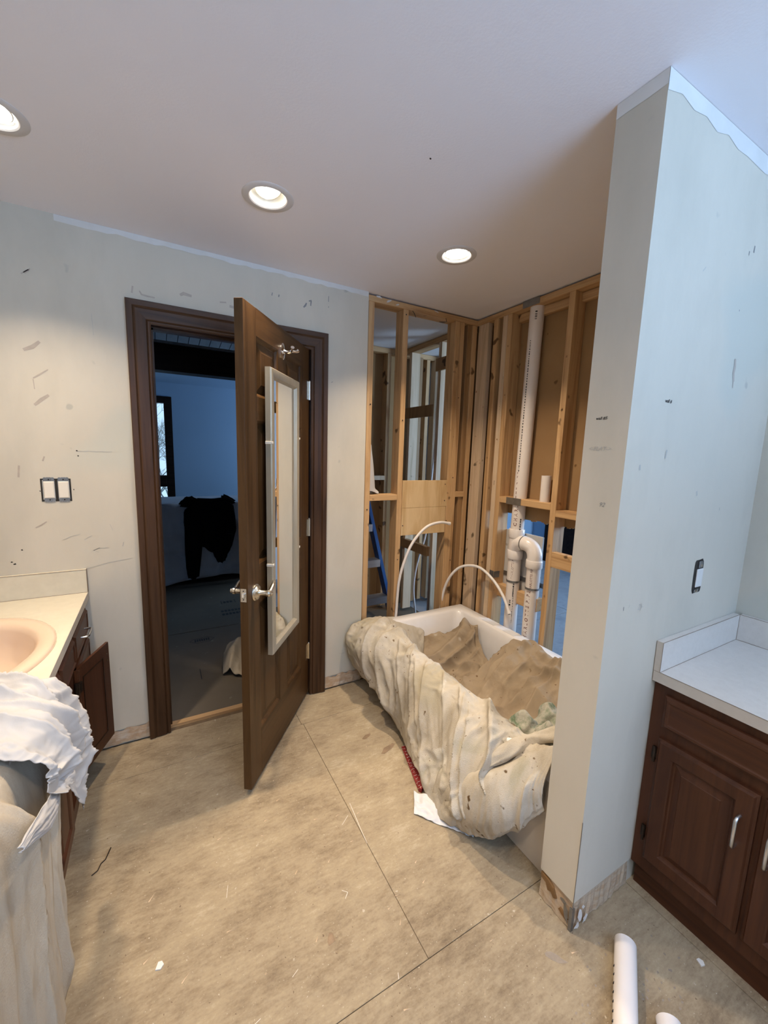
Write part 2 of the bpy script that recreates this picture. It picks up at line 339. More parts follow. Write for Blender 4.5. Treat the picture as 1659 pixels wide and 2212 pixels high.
# splinters and chips lying on the plywood
rnd = random.Random(11); mb = MB()
for k in range(80):
    x, y, a, l = rnd.uniform(-.2, 1.35), rnd.uniform(.1, 2.1), rnd.uniform(-.6, .9), rnd.uniform(.003, .017)
    if x > 1.08 and y < .80: continue
    w = rnd.uniform(.0008, .0022); c, s_ = math.cos(a), math.sin(a)
    mb.add([(x - l * c - w * -s_, y - l * s_ - w * c, .0), (x + l * c, y + l * s_, .0006), (x - l * c + w * -s_, y - l * s_ + w * c, .0), (x, y, .0022)], [(0, 1, 2), (0, 1, 3), (1, 2, 3), (2, 0, 3)])
stuff(mb.obj('wood_splinters', 'pine_pale', fl))
fm = blobs([(.414, .985, .022, .012, 1.2), (.70, .13, .03, .012, .8), (1.02, .335, .006, .004, 0), (.985, 1.62, .045, .018, .3), (.92, 1.75, .03, .012, .4)], (0, 0, 0), (1, 0, 0), (0, 1, 0), .0006, 3)
fm.obj('floor_stain', mat('floor_stain_brown', [(.16, .11, .07), (.30, .21, .13)], (30, 30, 30), 4, .8), fl)
fm = blobs([(1.0, .62, .030, .010, 2.3), (.92, .47, .025, .008, .7)] + [(rnd.gauss(1.10, .10), rnd.gauss(.45, .07), .004, .003, rnd.random()) for _ in range(60)], (0, 0, 0), (1, 0, 0), (0, 1, 0), .0005, 5)
stuff(fm.obj('paint_drips', mat('floor_drip_grey', [(.24, .20, .16), (.34, .28, .22)], (30, 30, 30), 4, .8), fl))
wt = strokes([(.0025, [(.655 + i * .004, 1.22 + .05 * i + rnd.uniform(-.01, .01)) for i in range(5)]), (.0025, [(.50, 1.07), (.515, 1.085), (.50, 1.10)]), (.0022, [(.11, .82), (.145, .845), (.16, .88)]),
              (.002, [(.145, 1.26), (.155, 1.30)]), (.0025, [(.60, 1.33), (.64, 1.36)]), (.0022, [(.28, .95), (.30, .96)]), (.0025, [(.55, .80), (.556, .815)]), (.0022, [(.16, .90), (.18, .905)])], (0, 0, 0), (1, 0, 0), (0, 1, 0), .0007)
wt.obj('white_scrape', mat('scrape_white', [(.62, .56, .47), (.74, .69, .61)], (40, 40, 40), 3, .8), fl)

# ---- back wall with the doorway
DX0, DX1, DZ = .009, .776, 2.060            # clear opening between jambs
YB = 2.257
wb = MB().box(-.90, DX0 - .02, YB, YB + .115, .085, CH).box(DX1 + .02, 1.128, YB, YB + .115, .085, CH).box(DX0 - .02, DX1 + .02, YB, YB + .115, DZ + .02, CH)
wb.box(-.90, DX0 - .02, YB + .009, YB + .115, 0, .085).box(DX1 + .02, 1.128, YB + .009, YB + .115, 0, .085)
wall_back = st(wb.obj('wall_back', 'paint_cool'))
tb = MB()
def ragged(mb, x0, x1, y, z0, z1, n, amp, seed):
    r2 = random.Random(seed); vs = []
    for i in range(n + 1):
        x = x0 + (x1 - x0) * i / n
        vs += [(x, y - .003 - r2.uniform(0, .005), z0 + r2.uniform(0, .006)), (x, y - r2.uniform(.001, .006), (z0 + z1) / 2 + r2.uniform(-.01, .01)), (x, y - .0008, z1 + r2.uniform(-amp, amp))]
    mb.add(vs, [f for i in range(n) for f in ((3 * i, 3 * i + 3, 3 * i + 4, 3 * i + 1), (3 * i + 1, 3 * i + 4, 3 * i + 5, 3 * i + 2))])
ragged(tb, -.32, -.088, YB, .010, .085, 14, .012, 1); ragged(tb, .872, 1.128, YB, .008, .082, 16, .012, 2)
tb.obj('torn_base_strip', 'torn', wall_back)
def skim(mb, a, b, fixed, h, n, seed, axis):
    r2 = random.Random(seed); vs = []
    for i in range(n + 1):
        t = a + (b - a) * i / n; hh = h * r2.uniform(.75, 1.1)
        for z in (CH - hh, CH - .0008): vs.append((t, fixed, z) if axis == 'x' else (fixed, t, z))
    return mb.add(vs, [(2 * i, 2 * i + 2, 2 * i + 3, 2 * i + 1) for i in range(n)])
skim(MB(), -.32, 1.125, YB - .0008, .026, 40, 5, 'x').obj('taped_joint', 'skim', wall_back)
X0, Z0 = -.90, 0
r3 = random.Random(21)
def jit(n, x, y, l, a): return [(x + l * i * math.cos(a) + r3.uniform(-.002, .002), y + l * i * math.sin(a) + r3.uniform(-.002, .002)) for i in range(n)]
def on_back(lines, off=.0007): return strokes([(w, [(-x, z) for x, z in p]) for w, p in lines], (0, YB, 0), (-1, 0, 0), (0, 0, 1), -off)
on_back([(.016, [(-.455, 1.885), (-.425, 1.90), (-.40, 1.925)]), (.014, [(-.435, 1.665), (-.41, 1.69), (-.385, 1.71)]), (.006, [(-.432, 1.775), (-.412, 1.79), (-.38, 1.815)]), (.005, [(-.43, 1.73), (-.432, 1.77)]),
         (.010, [(-.51, 1.36), (-.505, 1.41)]), (.008, [(-.425, 1.43), (-.418, 1.45)]), (.012, [(-.43, 2.185), (-.415, 2.20)]), (.005, [(-.44, 2.18), (-.41, 2.205)]),
         (.010, [(-.06, 2.185), (-.055, 2.215)]), (.008, [(-.03, 2.20), (-.022, 2.186), (.0, 2.183), (.03, 2.182)]), (.016, [(.135, 2.215), (.15, 2.225), (.185, 2.22)]), (.010, [(.31, 2.218), (.34, 2.222)]), (.018, [(.355, 2.208), (.385, 2.205)]),
         (.006, [(-.47, 1.14), (-.45, 1.15), (-.43, 1.165)])]).obj('scuff_mark', 'scuff', wall_back)
on_back([(.006, [(.565, 2.30), (.568, 2.315)]), (.009, [(.60, 2.30), (.603, 2.312)]), (.010, [(.735, 2.275), (.745, 2.285), (.752, 2.30)]), (.010, [(.775, 2.29), (.778, 2.315)]), (.009, [(.765, 2.312), (.78, 2.318)]),
         (.005, [(.878, 2.33), (.879, 2.36)]), (.005, [(.879, 2.30), (.879, 2.307)]), (.004, [(.90, 1.90), (.91, 1.905)])]).obj('plaster_gouge', 'pencil', wall_back)
on_back([(.003, jit(8, -.30, 1.475, .018, .02)), (.0025, [(-.27, 1.02), (-.245, 1.03), (-.27, 1.02), (-.25, 1.01)]), (.003, jit(4, -.30, 1.075, .012, .5)), (.003, jit(6, -.38, 1.08, .014, .3)), (.002, [(-.30, .935), (-.22, .955), (-.12, .968)]),
         (.005, [(-.155, 1.03), (-.15, 1.05)]), (.0025, jit(5, -.25, 1.03, .010, -.1)), (.002, [(-.20, 1.14), (-.19, 1.11)]), (.0022, [(-.215, 2.07), (-.212, 1.98)])]).obj('pencil_mark', 'pencil_soft', wall_back)
blobs([(.303, 1.478, .003, .003, 0), (.300, 1.455, .003, .003, 0), (.443, 1.30, .002, .003, 0), (.325, 1.305, .002, .003, 0), (.522, 1.045, .004, .003, 0), (.55, .985, .005, .004, 0), (.56, .995, .004, .003, 0)],
      (0, YB, 0), (-1, 0, 0), (0, 0, 1), -.0008, 6).obj('screw_hole', 'hole', wall_back)

# ---- door trim and jambs
prof = [(.000, .000), (.000, .011), (.006, .014), (.012, .014), (.015, .011), (.020, .016), (.060, .020), (.066, .018), (.072, .023), (.093, .025), (.097, .020), (.097, .000)]
def casing(name, path):
    """mitred casing: profile w outwards from the opening, t out of the wall"""
    mb = MB(); vs = []
    for (x, z, dx, dz) in path: vs += [(x + dx * w, YB - t, z + dz * w) for w, t in prof]
    n = len(prof); mb.add(vs, [(i * n + j, i * n + (j + 1) % n, (i + 1) * n + (j + 1) % n, (i + 1) * n + j) for i in range(len(path) - 1) for j in range(n)] + [tuple(range(n)), tuple(range((len(path) - 1) * n, len(path) * n))])
    return mb
st(casing('l', [(DX0, .004, -1, 0), (DX0, DZ, -1, 1)]).obj('trim_1', 'walnut_z'), 'dark walnut casing left of the doorway')
st(casing('t', [(DX0, DZ, -1, 1), (DX1, DZ, 1, 1)]).obj('trim_2', 'walnut_x'), 'dark walnut head casing over the doorway')
st(casing('r', [(DX1, DZ, 1, 1), (DX1, .004, 1, 0)]).obj('trim_3', 'walnut_z'), 'dark walnut casing on the hinge side of the doorway')
j = MB().box(DX0 - .019, DX0 - .004, YB + .001, YB + .114, 0, DZ + .019).box(DX1 + .004, DX1 + .019, YB + .001, YB + .114, 0, DZ + .019)
j.box(DX0 - .004, DX0 + .008, YB + .045, YB + .080, 0, DZ).box(DX1 - .008, DX1 + .004, YB + .045, YB + .080, 0, DZ)
st(j.obj('trim_4', 'walnut_z'), 'dark walnut side jambs with stops')
st(MB().box(DX0 - .004, DX1 + .004, YB + .001, YB + .114, DZ + .004, DZ + .019).box(DX0 - .004, DX1 + .004, YB + .045, YB + .080, DZ - .010, DZ + .004).obj('trim_5', 'walnut_x'), 'dark walnut head jamb')
st(MB().box(DX0 - .003, DX1 + .003, YB + .035, YB + .07, -.012, .012).obj('trim_6', 'pine_x'), 'bare wooden strip along the threshold')

# ---- other room walls
wl = st(box('wall_left', 'paint', -1.0, -.90, -2.41, YB + .115, 0, CH))
wr = st(MB().box(1.962, 2.065, -2.41, .65, 0, CH).obj('wall_right', 'paint_cool'))
box('mirror_outline_patch', mat('wall_paint_old', [(.70, .68, .64), (.76, .745, .71)], (2, 2, 2), 4, .75, spec=.2), 1.9605, 1.9625, -1.1, .575, 1.222, 2.15, wr)
st(MB().box(-1.0, -.05, -2.51, -2.41, 0, CH).box(1.65, 2.065, -2.51, -2.41, 0, CH).box(-.05, 1.65, -2.51, -2.41, 0, .95).box(-.05, 1.65, -2.51, -2.41, 2.05, CH).obj('wall_rear', 'paint'))
st(MB().box(-.05, .0, -2.50, -2.44, .95, 2.05).box(1.60, 1.65, -2.50, -2.44, .95, 2.05).box(0, 1.60, -2.50, -2.44, .95, 1.0).box(0, 1.60, -2.50, -2.44, 2.0, 2.05).box(.78, .82, -2.49, -2.45, 1.0, 2.0).obj('window_1', 'trim_white'))

# ---- partition between the tub alcove and the right vanity
PX, PY0, PY1 = 1.102, .643, .770
pm = MB().box(PX, 1.975, PY0, PY1, .105, CH).box(PX + .008, 1.972, PY0 + .008, PY1 - .004, 0, .105)
part = st(pm.obj('wall_partition', 'paint_cool'))
tp = MB()
def ragged_y(mb, y0, y1, x, z0, z1, n, amp, seed):
    r2 = random.Random(seed); vs = []
    for i in range(n + 1):
        y = y0 + (y1 - y0) * i / n
        vs += [(x - .004 - r2.uniform(0, .005), y, z0 + r2.uniform(0, .004)), (x - r2.uniform(.001, .006), y, (z0 + z1) / 2 + r2.uniform(-.012, .012)), (x + .001, y, z1 + r2.uniform(-amp, amp))]
    mb.add(vs, [f for i in range(n) for f in ((3 * i, 3 * i + 3, 3 * i + 4, 3 * i + 1), (3 * i + 1, 3 * i + 4, 3 * i + 5, 3 * i + 2))])
ragged_y(tp, PY0 + .004, PY1 - .002, PX + .006, .001, .104, 12, .004, 8); ragged(tp, PX + .004, 1.41, PY0 + .006, .001, .104, 26, .004, 9)
tp.obj('torn_base_strip', 'torn', part)
gl = MB()
for poly in ([(.765, .100), (.735, .096), (.715, .085), (.700, .060), (.712, .052), (.722, .064), (.735, .058), (.744, .078), (.762, .082)], [(.69, .035), (.66, .022), (.655, .030), (.685, .045)]):
    gl.prism(poly, 'x', PX - .0035, PX + .006)
gl.obj('adhesive_patch', 'glue', part)
cb = MB().prism([(PX - .004, PY0 - .002), (PX + .008, PY0 - .003), (PX + .008, PY0 + .001), (PX, PY0 + .001), (PX, PY0 + .008), (PX - .004, PY0 + .008)], 'z', .001, .085)
cb.box(PX - .0012, PX + .0003, PY0 - .0012, PY0 + .0005, .09, .40); cb.obj('corner_bead', 'steel', part)
blobs([(PX + .030, .052, .012, .026, .3), (PX + .062, .022, .010, .018, -.5), (PX + .020, .018, .012, .012, 0), (PX + .045, .075, .006, .012, .6)], (0, PY0 - .0065, 0), (1, 0, 0), (0, 0, 1), .0008, 12).obj('paint_flake', 'skim', part)
blobs([(-(PY0 + .018), .05, .010, .03, .2), (-(PY0 + .03), .085, .012, .010, .4)], (PX - .0055, 0, 0), (0, -1, 0), (0, 0, 1), .0008, 13).obj('metal_scrap', 'steel', part)
skim(MB(), PX, 1.962, PY0 - .0008, .045, 14, 15, 'x').obj('taped_joint', 'skim', part); skim(MB(), PY0, PY1, PX - .0008, .040, 3, 16, 'y').obj('taped_joint', 'skim', part)
# marks on the narrow end (faces -x)
def on_end(lines): return strokes([(w, [(-y, z) for y, z in p]) for w, p in lines], (PX, 0, 0), (0, -1, 0), (0, 0, 1), .0007)
end = lambda y, z: Matrix.Translation((PX - .0006, y, z)) @ Matrix(((0, 0, -1, 0), (-1, 0, 0, 0), (0, 1, 0, 0), (0, 0, 0, 1)))
text_mesh('pencil_note', 'wall #5', .0115, 'ink', end(.722, 1.626), part, shear=.2, bold=.0002)
text_mesh('pencil_note', '<-FLAT->', .0165, 'pencil_soft', end(.719, 1.541), part, shear=.3, bold=.0002)
text_mesh('pencil_note', '92', .018, 'pencil', end(.694, 1.384), part, shear=.3)
on_end([(.0016, [(-.694, 1.398), (-.690, 1.415), (-.687, 1.424), (-.684, 1.410)]), (.0016, [(-.687, 1.424), (-.691, 1.408), (-.690, 1.396)]), (.002, [(-.675, 1.412), (-.670, 1.413)])]).obj('pencil_mark', 'pencil', part)
on_end([(.006, [(-.695, 2.33), (-.696, 2.315), (-.693, 2.308)]), (.005, [(-.694, 2.128), (-.695, 2.115)]), (.004, [(-.688, 2.06), (-.682, 2.055)]), (.004, [(-.694, 1.935), (-.694, 1.918)]),
        (.005, [(-.663, 1.80), (-.667, 1.79)]), (.004, [(-.690, 1.608), (-.686, 1.607)]), (.005, [(-.6455, 1.655), (-.6452, 1.642)])]).obj('plaster_gouge', 'hole', part)
on_end([(.018, [(-.708, 1.24), (-.70, 1.28)]), (.016, [(-.735, 1.08), (-.728, 1.05)]), (.012, [(-.66, 1.33), (-.668, 1.30)])]).obj('smudge', 'pencil_soft', part)
face = lambda x, z: Matrix.Translation((x, PY0 - .0006, z)) @ Matrix(((1, 0, 0, 0), (0, 0, -1, 0), (0, 1, 0, 0), (0, 0, 0, 1)))
text_mesh('pencil_note', 'wall #', .014, 'ink', face(1.279, 1.681), part, shear=.2, bold=.0002)
text_mesh('pencil_note', '2)-', .026, 'pencil_soft', face(1.27, 1.071), part, shear=.25)
def on_face(lines): return strokes([(w, [(x, z) for x, z in p]) for w, p in lines], (0, PY0, 0), (1, 0, 0), (0, 0, 1), .0007)
on_face([(.014, [(1.644, 1.845), (1.649, 1.82), (1.645, 1.80), (1.655, 1.775)]), (.008, [(1.652, 1.775), (1.654, 1.755)])]).obj('plaster_gouge', 'scuff', part)
on_face([(.008, [(1.662, 2.185), (1.660, 2.165)]), (.006, [(1.631, 2.162), (1.630, 2.15)]), (.004, [(1.181, 1.085), (1.1815, 1.073)]), (.003, [(1.69, 1.36), (1.692, 1.35)]), (.006, [(1.62, 1.99), (1.622, 1.985)])]).obj('plaster_gouge', 'pencil', part)
on_face([(.012, [(1.515, 1.42), (1.52, 1.405)]), (.010, [(1.305, 1.545), (1.30, 1.52)]), (.010, [(1.175, 1.50), (1.178, 1.485)]), (.003, [(1.385, 2.06), (1.375, 2.05), (1.37, 2.045)])]).obj('smudge', 'pencil_soft', part)

# ---- framing of the tub alcove: back wall
YS = 2.270
wab = st_empty('wall_alcove_back', (1.55, YS, 0), 'open timber studs of the alcove end wall')
def stud(p, x0, x1, y0, y1, z0=.038, z1=2.392, m='pine_z', name='stud'): return box(name, m, x0, x1, y0, y1, z0, z1, p, .002)
stud(wab, 1.1365, 1.1745, YS, YS + .089); stud(wab, 1.377, 1.415, YS, YS + .089); stud(wab, 1.826, 1.864, YS, YS + .089)
stud(wab, 1.786, 1.824, YS - .001, YS + .089, m='pine_z')
stud(wab, 1.900, 1.938, YS + .012, YS + .10, m='pine_brown'); stud(wab, 1.941, 1.979, YS + .004, YS + .093); 
box('top_plate', 'pine_x', 1.130, 1.985, YS - .002, YS + .089, 2.392, CH - .009, wab, .002)
box('bottom_plate', 'pine_x', 1.130, 1.985, YS, YS + .089, 0, .038, wab, .002)
box('blocking', 'pine_x', 1.175, 1.377, YS, YS + .089, 1.204, 1.242, wab, .002); box('blocking', 'pine_x', 1.864, 1.94, YS, YS + .089, 1.212, 1.25, wab, .002)
box('plywood_board', 'ply', 1.4155, 1.7855, YS - .003, YS + .012, 1.149, 1.333, wab, .001); box('plywood_board', 'ply', 1.4155, 1.780, YS - .003, YS + .012, .962, 1.1475, wab, .001)
nails = blobs([(-x, z, .0045, .0045, 0) for x, z in ((1.765, 1.305), (1.766, 1.19), (1.79, 1.045), (1.425, 1.03), (1.395, 2.36), (1.155, 1.15), (1.395, 1.72), (1.84, 1.9), (1.83, 1.35), (1.845, .75), (1.16, 1.80), (1.395, .80))], (0, YS - .0035, 0), (-1, 0, 0), (0, 0, 1), -.0012, 3)
nails.obj('nail_head', 'hole', wab)
bent = MB(); bent.tube([(1.44, YS + .004, 2.398), (1.452, YS - .006, 2.375), (1.462, YS - .008, 2.355)], .0018, 6); bent.tube([(1.70, YS, 2.398), (1.708, YS - .004, 2.37)], .0018, 6); bent.obj('bent_nail', 'iron', wab)
sk = blobs([(-1.20, 2.424, .02, .006, .1), (-1.27, 2.414, .022, .006, -.4), (-1.33, 2.405, .014, .004, -.4), (-1.62, 2.42, .02, .004, .2)], (0, YS - .0025, 0), (-1, 0, 0), (0, 0, 1), -.0012, 9); sk.obj('plaster_smear', 'skim', wab)
# right wall of the alcove
XS = 1.975
war = st_empty('wall_alcove_right', (XS, 1.5, 0), 'open timber studs along the far side of the tub')
SD = .092
stud(war, XS + .006, XS + .044, 2.165, 2.262, m='pine_pale'); stud(war, XS, XS + SD, 2.072, 2.110, m='pine_z'); stud(war, XS, XS + SD, 1.992, 2.030, m='pine_pale'); stud(war, XS, XS + SD, 1.952, 1.990)
stud(war, XS, XS + SD, 1.513, 1.551); stud(war, XS, XS + SD, .95, .988); stud(war, XS, XS + SD, .772, .81)
box('top_plate', 'pine_y', XS - .002, XS + SD, .772, 2.268, 2.392, CH - .009, war, .002)
box('top_plate', 'pine_y', XS + SD * .62, XS + SD, .772, 1.95, 2.345, 2.391, war, .002)
box('bottom_plate', 'pine_y', XS, XS + SD, .772, 1.50, 0, .038, war, .002); box('bottom_plate', 'pine_y', XS, XS + SD, 1.95, 2.268, 0, .038, war, .002)
box('blocking', 'pine_y', XS, XS + SD, 1.551, 1.952, 1.211, 1.250, war, .002); box('blocking', 'pine_y', XS, XS + SD, .99, 1.513, 1.178, 1.216, war, .002)
box('blocking', 'pine_y', XS - .001, XS + .037, .99, 1.5125, .885, .974, war, .002)
box('blocking', 'pine_y', XS + .045, XS + SD, 1.62, 1.952, .560, .645, war, .002)
box('backing_board', 'kraft', XS + SD + .002, XS + SD + .014, 1.555, 2.05, 1.135, 2.43, war); box('backing_board', 'kraft', XS + SD + .002, XS + SD + .014, .772, 1.552, 1.125, 2.43, war)
box('backing_board', 'kraft', XS + SD + .002, XS + SD + .014, 2.055, 2.40, .0, 2.43, war)
rb = MB()
for i in range(26):
    y = 1.40 + .02 * i; rb.box(XS + SD + .003, XS + SD + .013, y, y + .02, 1.118 - r3.uniform(0, .012), 1.137)
rb.obj('ragged_edge', 'kraft', war)
box('drywall_remnant', mat('drywall_grey', [(.46, .45, .43), (.54, .53, .51)], (4, 4, 4), 4, .8, specks=[(20, .72, (.36, .33, .3))], spec=.2), XS + SD + .001, XS + SD + .013, 1.655, 2.05, .640, 1.022, war)
box('nail_plate', 'steel', XS - .004, XS - .0005, 1.768, 1.888, 1.208, 1.252, war, .0005); box('nail_plate', 'steel', XS - .005, XS - .0025, 1.745, 1.87, 2.392, 2.431, war, .0005)
kn = blobs([(-y, z, .006, .007, 0) for y, z in ((1.532, 2.06), (1.533, 1.775), (1.53, 1.15), (1.534, .7), (1.97, 1.9), (2.01, 1.62), (1.972, 2.2), (2.09, 1.5), (2.24, 1.95), (2.24, 1.3), (2.238, .9), (1.53, 1.78))], (XS - .0004, 0, 0), (0, -1, 0), (0, 0, 1), .001, 4); kn.obj('knot', 'pine_brown', war)
mk = strokes([(.002, [(-2.012, 1.83), (-2.004, 1.83)]), (.002, [(-2.012, 1.815), (-2.004, 1.815)]), (.002, [(-2.01, 1.35), (-2.01, 1.32)]), (.002, [(-2.006, 1.35), (-2.006, 1.32)]), (.002, [(-1.995, 2.02), (-1.995, 2.00)])], (XS - .0005, 0, 0), (0, -1, 0), (0, 0, 1), .001); mk.obj('pencil_mark', 'ink', war)

# ---- closet behind the end wall
CY = 3.285
st(MB().add([(.88, 2.372, CH - .003), (2.95, 2.372, CH - .003), (2.95, CY + .2, CH - .003), (.88, CY + .2, CH - .003)], [(0, 1, 2, 3)]).obj('ceiling_closet', 'ceiling2'))
wcr = st_empty('wall_closet_right', (2.0, 2.8, 0), 'open stud wall of the closet beyond the alcove')
for y in (2.70, 3.13): stud(wcr, 2.0, 2.09, y, y + .038, m='pine_pale')
stud(wcr, 2.0, 2.09, 2.42, 2.458, m='pine_z')
box('top_plate', 'pine_y', 1.999, 2.09, 2.37, CY - .002, 2.385, CH - .006, wcr, .002); box('bottom_plate', 'pine_y', 2.0, 2.09, 2.37, 2.69, 0, .038, wcr, .002)
box('blocking', 'pine_brown', 1.984, 2.0, 2.775, 3.185, 1.818, 1.912, wcr, .001); box('blocking', 'pine_brown', 1.984, 2.0, 2.56, 2.75, 2.165, 2.262, wcr, .001)
box('blocking', 'pine_brown', 1.99, 2.028, 2.77, 3.19, .640, .722, wcr, .001)
wcb = st_empty('wall_closet_back', (1.9, CY, 0), 'far stud wall of the closet with brown panel back')
box('top_plate', 'pine_x', .9, 2.95, CY, CY + .089, 2.385, CH - .006, wcb, .002)
for x in (1.42, 1.845, 2.27, 2.70): stud(wcb, x, x + .038, CY, CY + .089)
stud(wcb, 2.175, 2.213, CY - .02, CY + .06, m='pine_brown'); stud(wcb, 2.36, 2.40, CY - .02, CY + .06, m='pine_pale')
box('backing_board', 'kraft', .9, 2.15, CY + .09, CY + .105, 0, CH, wcb); box('backing_board', 'sheet_dim', 2.15, 2.95, CY + .09, CY + .105, 0, CH, wcb)
box('blocking', 'pine_pale', 1.46, 1.845, CY - .01, CY + .08, 1.26, 1.30, wcb, .002)
st(box('wall_closet_left', 'kraft', .885, .905, 2.372, CY + .1, 0, CH))
wires = MB()
for k in range(3): wires.tube([(2.44 + .02 * k, CY - .02, 2.33), (2.43 + .015 * k, CY - .05, 2.1), (2.40 + .01 * k, CY - .06, 1.85 - .05 * k)], .005, 8)
tag(wires.obj('cable', 'black_cloth', None, 180), 'black cables hanging at the far stud of the closet', 'cable')

# ---- side room beyond the studs
st(MB().box(5.0, 5.1, -.2, 4.3, 0, CH).box(2.07, 5.1, 4.2, 4.3, 0, CH).box(2.075, 5.1, -.3, -.2, 0, CH).obj('wall_side_room', 'blue'))
st(MB().add([(2.068, -.2, CH + .002), (5.05, -.2, CH + .002), (5.05, 4.25, CH + .002), (2.068, 4.25, CH + .002)], [(0, 1, 2, 3)]).obj('ceiling_side_room', 'ceiling2'))
sfl = st_empty('floor_side_room', (3.5, 2, 0), 'dusty plywood floor of the side room')
for (a, b) in ((2.16, 3.55), (3.552, 5.0)):
    for (c, d) in ((-.2, 1.22), (1.223, 2.44), (2.443, 3.30), (3.303, 4.2)): box('plywood_sheet', 'floor_side', a, b - .003, c, d - .003, -.003, 0, sfl, .001)
st(MB().box(4.965, 4.998, 3.05, 3.85, 0, 2.06).box(4.955, 4.999, 2.95, 3.05, 0, 2.16).box(4.955, 4.999, 3.85, 3.95, 0, 2.16).obj('doorway_slab', 'dark_wood'), 'dark slab standing in for an unlit open doorway in the side room')  # closed dark slab added for the darkness of an open doorway
wsr = st_empty('wall_side_framing', (2.9, 3.0, 0), 'bare studs at the corner of the side room')
for x in (2.62, 2.80, 2.95): stud(wsr, x, x + .04, 3.02, 3.06, m='pine_z' if x > 2.7 else 'pine_pale')
box('drywall_sheet', 'sheet_dim', 2.52, 2.72, 3.065, 3.078, 0, CH, wsr)

# ---- bedroom beyond the door
BY = 6.2
wbd = MB().box(.18, 3.4, BY, BY + .12, 0, 2.5).box(-2.1, -.75, BY, BY + .12, 0, 2.5).box(-.75, .18, BY, BY + .12, 2.09, 2.5).box(-.75, .18, BY, BY + .12, 0, .70)
st(wbd.obj('wall_bedroom_back', 'blue'))
st(MB().box(-2.2, -2.1, 2.372, BY + .1, 0, 3.2).box(3.4, 3.5, 3.39, BY + .1, 0, 3.2).box(-2.1, 3.5, 2.36, 2.372, CH, 3.2).box(.885, 3.5, 3.38, 3.39, 0, 3.2).box(.875, .885, 2.372, 3.39, 0, 3.2).box(-2.1, -1.0, 2.36, 2.372, 0, CH).obj('wall_bedroom_side', 'blue'))
zc = lambda y: 2.33 + (BY - y) * .12
st(MB().add([(-2.15, BY + .05, zc(BY + .05)), (3.45, BY + .05, zc(BY + .05)), (3.45, 5.25, zc(5.25)), (-2.15, 5.25, zc(5.25))], [(0, 1, 2, 3)]).obj('ceiling_bedroom', 'blue'))
cb_ = st_empty('ceiling_bedroom_planks', (0, 4, zc(4)), 'sloping plank ceiling above the beam, its unlit grey put into the colour')
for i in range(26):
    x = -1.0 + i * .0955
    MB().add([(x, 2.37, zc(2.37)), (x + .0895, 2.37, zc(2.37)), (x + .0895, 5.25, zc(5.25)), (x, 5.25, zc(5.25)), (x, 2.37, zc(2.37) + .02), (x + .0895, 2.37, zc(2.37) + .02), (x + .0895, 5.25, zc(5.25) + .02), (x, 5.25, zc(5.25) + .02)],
             [(0, 1, 2, 3), (7, 6, 5, 4), (0, 4, 5, 1), (1, 5, 6, 2), (2, 6, 7, 3), (3, 7, 4, 0)]).obj('plank', 'plank_dimmed', cb_)
st(MB().add([(-2.15, 2.36, zc(2.36) + .022), (3.45, 2.36, zc(2.36) + .022), (3.45, 5.25, zc(5.25) + .022), (-2.15, 5.25, zc(5.25) + .022)], [(0, 1, 2, 3)]).obj('ceiling_bedroom_deck', 'hole'))
st(box('trim_7', 'dark_wood', -2.1, 3.4, 4.0, 4.16, 2.138, 2.352, None, .004), 'black timber beam across the bedroom'); st(box('trim_8', 'plank_dimmed', -2.1, 3.4, 3.985, 4.10, 2.354, 2.374), 'pale ledge on top of the beam')
wn = MB()
for (x0, x1, z0, z1) in ((-.75, -.64, .70, 2.09), (.125, .218, .66, 2.15), (-.64, .125, 2.065, 2.15), (-.64, .125, .66, .715), (-.64, .125, .965, 1.115), (-.30, -.22, .715, 2.065)): wn.box(x0, x1, BY - .02, BY + .10, z0, z1, .003)
win = st(wn.obj('window_2', 'dark_wood'), 'dark framed bedroom window')
gm = bpy.data.materials.new('window_glass'); gm.use_nodes = True; gb = gm.node_tree.nodes['Principled BSDF']; gb.inputs['Transmission Weight'].default_value = 1; gb.inputs['Roughness'].default_value = 0; gb.inputs['IOR'].default_value = 1.02; gb.inputs['Base Color'].default_value = (.96, 1, .98, 1)
box('pane', gm, -.22, .125, BY + .04, BY + .044, 1.115, 2.065, win); box('pane', gm, -.22, .125, BY + .04, BY + .044, .715, .965, win); box('pane', gm, -.64, -.30, BY + .04, BY + .044, 1.115, 2.065, win); box('pane', gm, -.64, -.30, BY + .04, BY + .044, .715, .965, win)
# bare twiggy tree outside
rt = random.Random(9); tr = MB()
def branch(p, d, r, l, depth):
    q = p + d * l; tr.tube([p, p + d * l * .5 + Vector((rt.uniform(-1, 1), rt.uniform(-1, 1), rt.uniform(-1, 1))) * l * .08, q], [r, r * .85, r * .7], 5, False)
    if depth:
        for k in range(3 if depth > 2 else 4):
            e = (d + Vector((rt.uniform(-1, 1), rt.uniform(-1, 1), rt.uniform(-.6, .9))) * .85).normalized(); branch(q, e, r * .62, l * rt.uniform(.6, .85), depth - 1)
branch(Vector((-.2, 9.3, -.6)), Vector((.05, 0, 1)), .03, .8, 6); branch(Vector((.35, 9.0, -.6)), Vector((-.15, 0, 1)), .026, .9, 6); branch(Vector((-.5, 9.6, -.6)), Vector((.2, 0, 1)), .026, 1.0, 6)
tag(tr.obj('bare_tree', mat('bark', [(.16, .17, .16), (.25, .26, .25)], (20, 20, 20), 3, .9), None), 'bare leafless tree outside the bedroom window', 'tree')
bfl = st_empty('floor_bedroom', (.4, 3.6, 0), 'bedroom floor covered with grey-brown protection board')
for (a, b, c, d) in ((-2.1, 3.4, 3.515, 6.2), (-2.1, .88, 2.33, 3.505)): box('floor_board_sheet', 'paperboard', a, b, c, d, -.003, .003, bfl)
